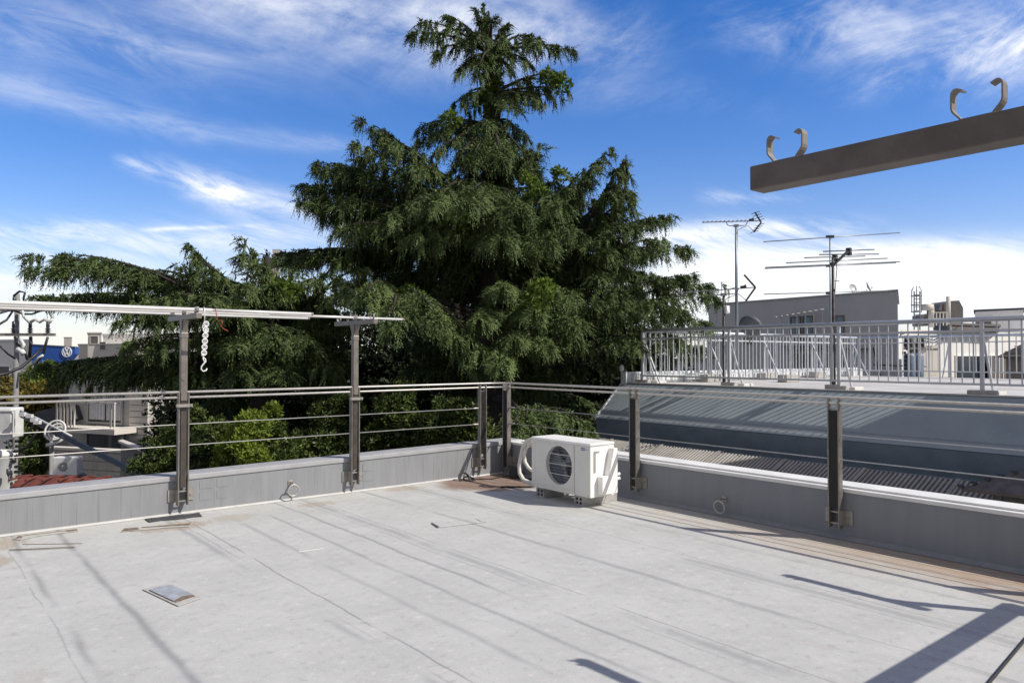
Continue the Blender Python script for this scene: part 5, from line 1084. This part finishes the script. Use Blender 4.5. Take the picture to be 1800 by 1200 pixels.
broadleaf('broadleaf_shrub', 'green shrub with yellow tips right of the bright yellow green one', 498, 12.0, ((500, 770, 0, .30), (510, 795, .1, .36), (485, 800, -.2, .34), (520, 815, 0, .35)), M_bushy if False else M_bushd, 1300, 0.070, BU, True)
broadleaf('broadleaf_shrub', 'olive green shrub just right of the first laundry post', 365, 12.3, ((365, 765, 0, .36), (378, 790, .2, .36), (350, 805, .0, .4), (390, 815, .1, .35), (345, 745, .5, .3)), M_bushd, 1300, 0.066, BU, True)
broadleaf('broadleaf_shrub', 'small leaved olive shrub left of the first laundry post', 285, 12.8, ((285, 806, 0, .40), (262, 818, .1, .34), (305, 785, .2, .36), (300, 822, 0, .42)), M_bushd, 1300, 0.055, BU, True)
broadleaf('broadleaf_shrub', 'dark glossy shrub left of the second laundry post', 560, 12.5, ((562, 760, 0, .42), (580, 735, .1, .34), (548, 785, .0, .38), (605, 706, .2, .26), (595, 790, .1, .4), (610, 725, .2, .3)), M_bushd, 1300, 0.074, BU, True)
broadleaf('broadleaf_shrub', 'dark shrub with bright shoots right of the second laundry post', 700, 12.4, ((690, 720, 0, .36), (715, 740, .1, .38), (680, 760, .0, .36), (720, 775, .1, .42), (705, 695, .3, .24), (650, 790, .0, .3)), M_bushd, 1300, 0.074, BU, True)
broadleaf('broadleaf_shrub', 'rounded dark shrub in front of the cedar left of the corner posts', 768, 12.2, ((770, 735, 0, .34), (785, 755, .1, .34), (752, 755, .1, .32), (775, 785, 0, .36)), M_bushd, 1300, 0.070, BU, True)
broadleaf('broadleaf_shrub', 'dark shrub immediately left of the corner post', 825, 12.0, ((828, 720, 0, .30), (815, 745, .1, .34), (832, 770, .0, .34), (810, 780, .1, .3)), M_bushd, 1300, 0.070, BU, True)
broadleaf('broadleaf_tree', 'yellowing tree beside the utility pole at left', 62, 27, ((70, 700, 0, .62), (52, 716, .2, .6), (82, 718, .3, .55), (68, 735, 0, .66), (12, 690, .8, .6), (8, 705, .5, .5)), M_busho, 520, .15)
broadleaf('broadleaf_tree', 'light green tree crown above the yellowing tree at left', 72, 30, ((75, 668, 0, .75), (58, 680, .3, .7), (92, 676, .2, .6), (85, 655, .4, .5), (50, 700, .6, .7)), M_bushy, 420, .15)
broadleaf('broadleaf_shrub', 'dark green shrub between the utility pole and the slim service post', 58, 25.5, ((52, 800, 0, .55), (66, 815, .1, .5), (45, 780, .2, .5), (72, 790, .3, .45), (50, 835, 0, .6), (40, 760, .2, .4)), M_bushd, 700, .12)
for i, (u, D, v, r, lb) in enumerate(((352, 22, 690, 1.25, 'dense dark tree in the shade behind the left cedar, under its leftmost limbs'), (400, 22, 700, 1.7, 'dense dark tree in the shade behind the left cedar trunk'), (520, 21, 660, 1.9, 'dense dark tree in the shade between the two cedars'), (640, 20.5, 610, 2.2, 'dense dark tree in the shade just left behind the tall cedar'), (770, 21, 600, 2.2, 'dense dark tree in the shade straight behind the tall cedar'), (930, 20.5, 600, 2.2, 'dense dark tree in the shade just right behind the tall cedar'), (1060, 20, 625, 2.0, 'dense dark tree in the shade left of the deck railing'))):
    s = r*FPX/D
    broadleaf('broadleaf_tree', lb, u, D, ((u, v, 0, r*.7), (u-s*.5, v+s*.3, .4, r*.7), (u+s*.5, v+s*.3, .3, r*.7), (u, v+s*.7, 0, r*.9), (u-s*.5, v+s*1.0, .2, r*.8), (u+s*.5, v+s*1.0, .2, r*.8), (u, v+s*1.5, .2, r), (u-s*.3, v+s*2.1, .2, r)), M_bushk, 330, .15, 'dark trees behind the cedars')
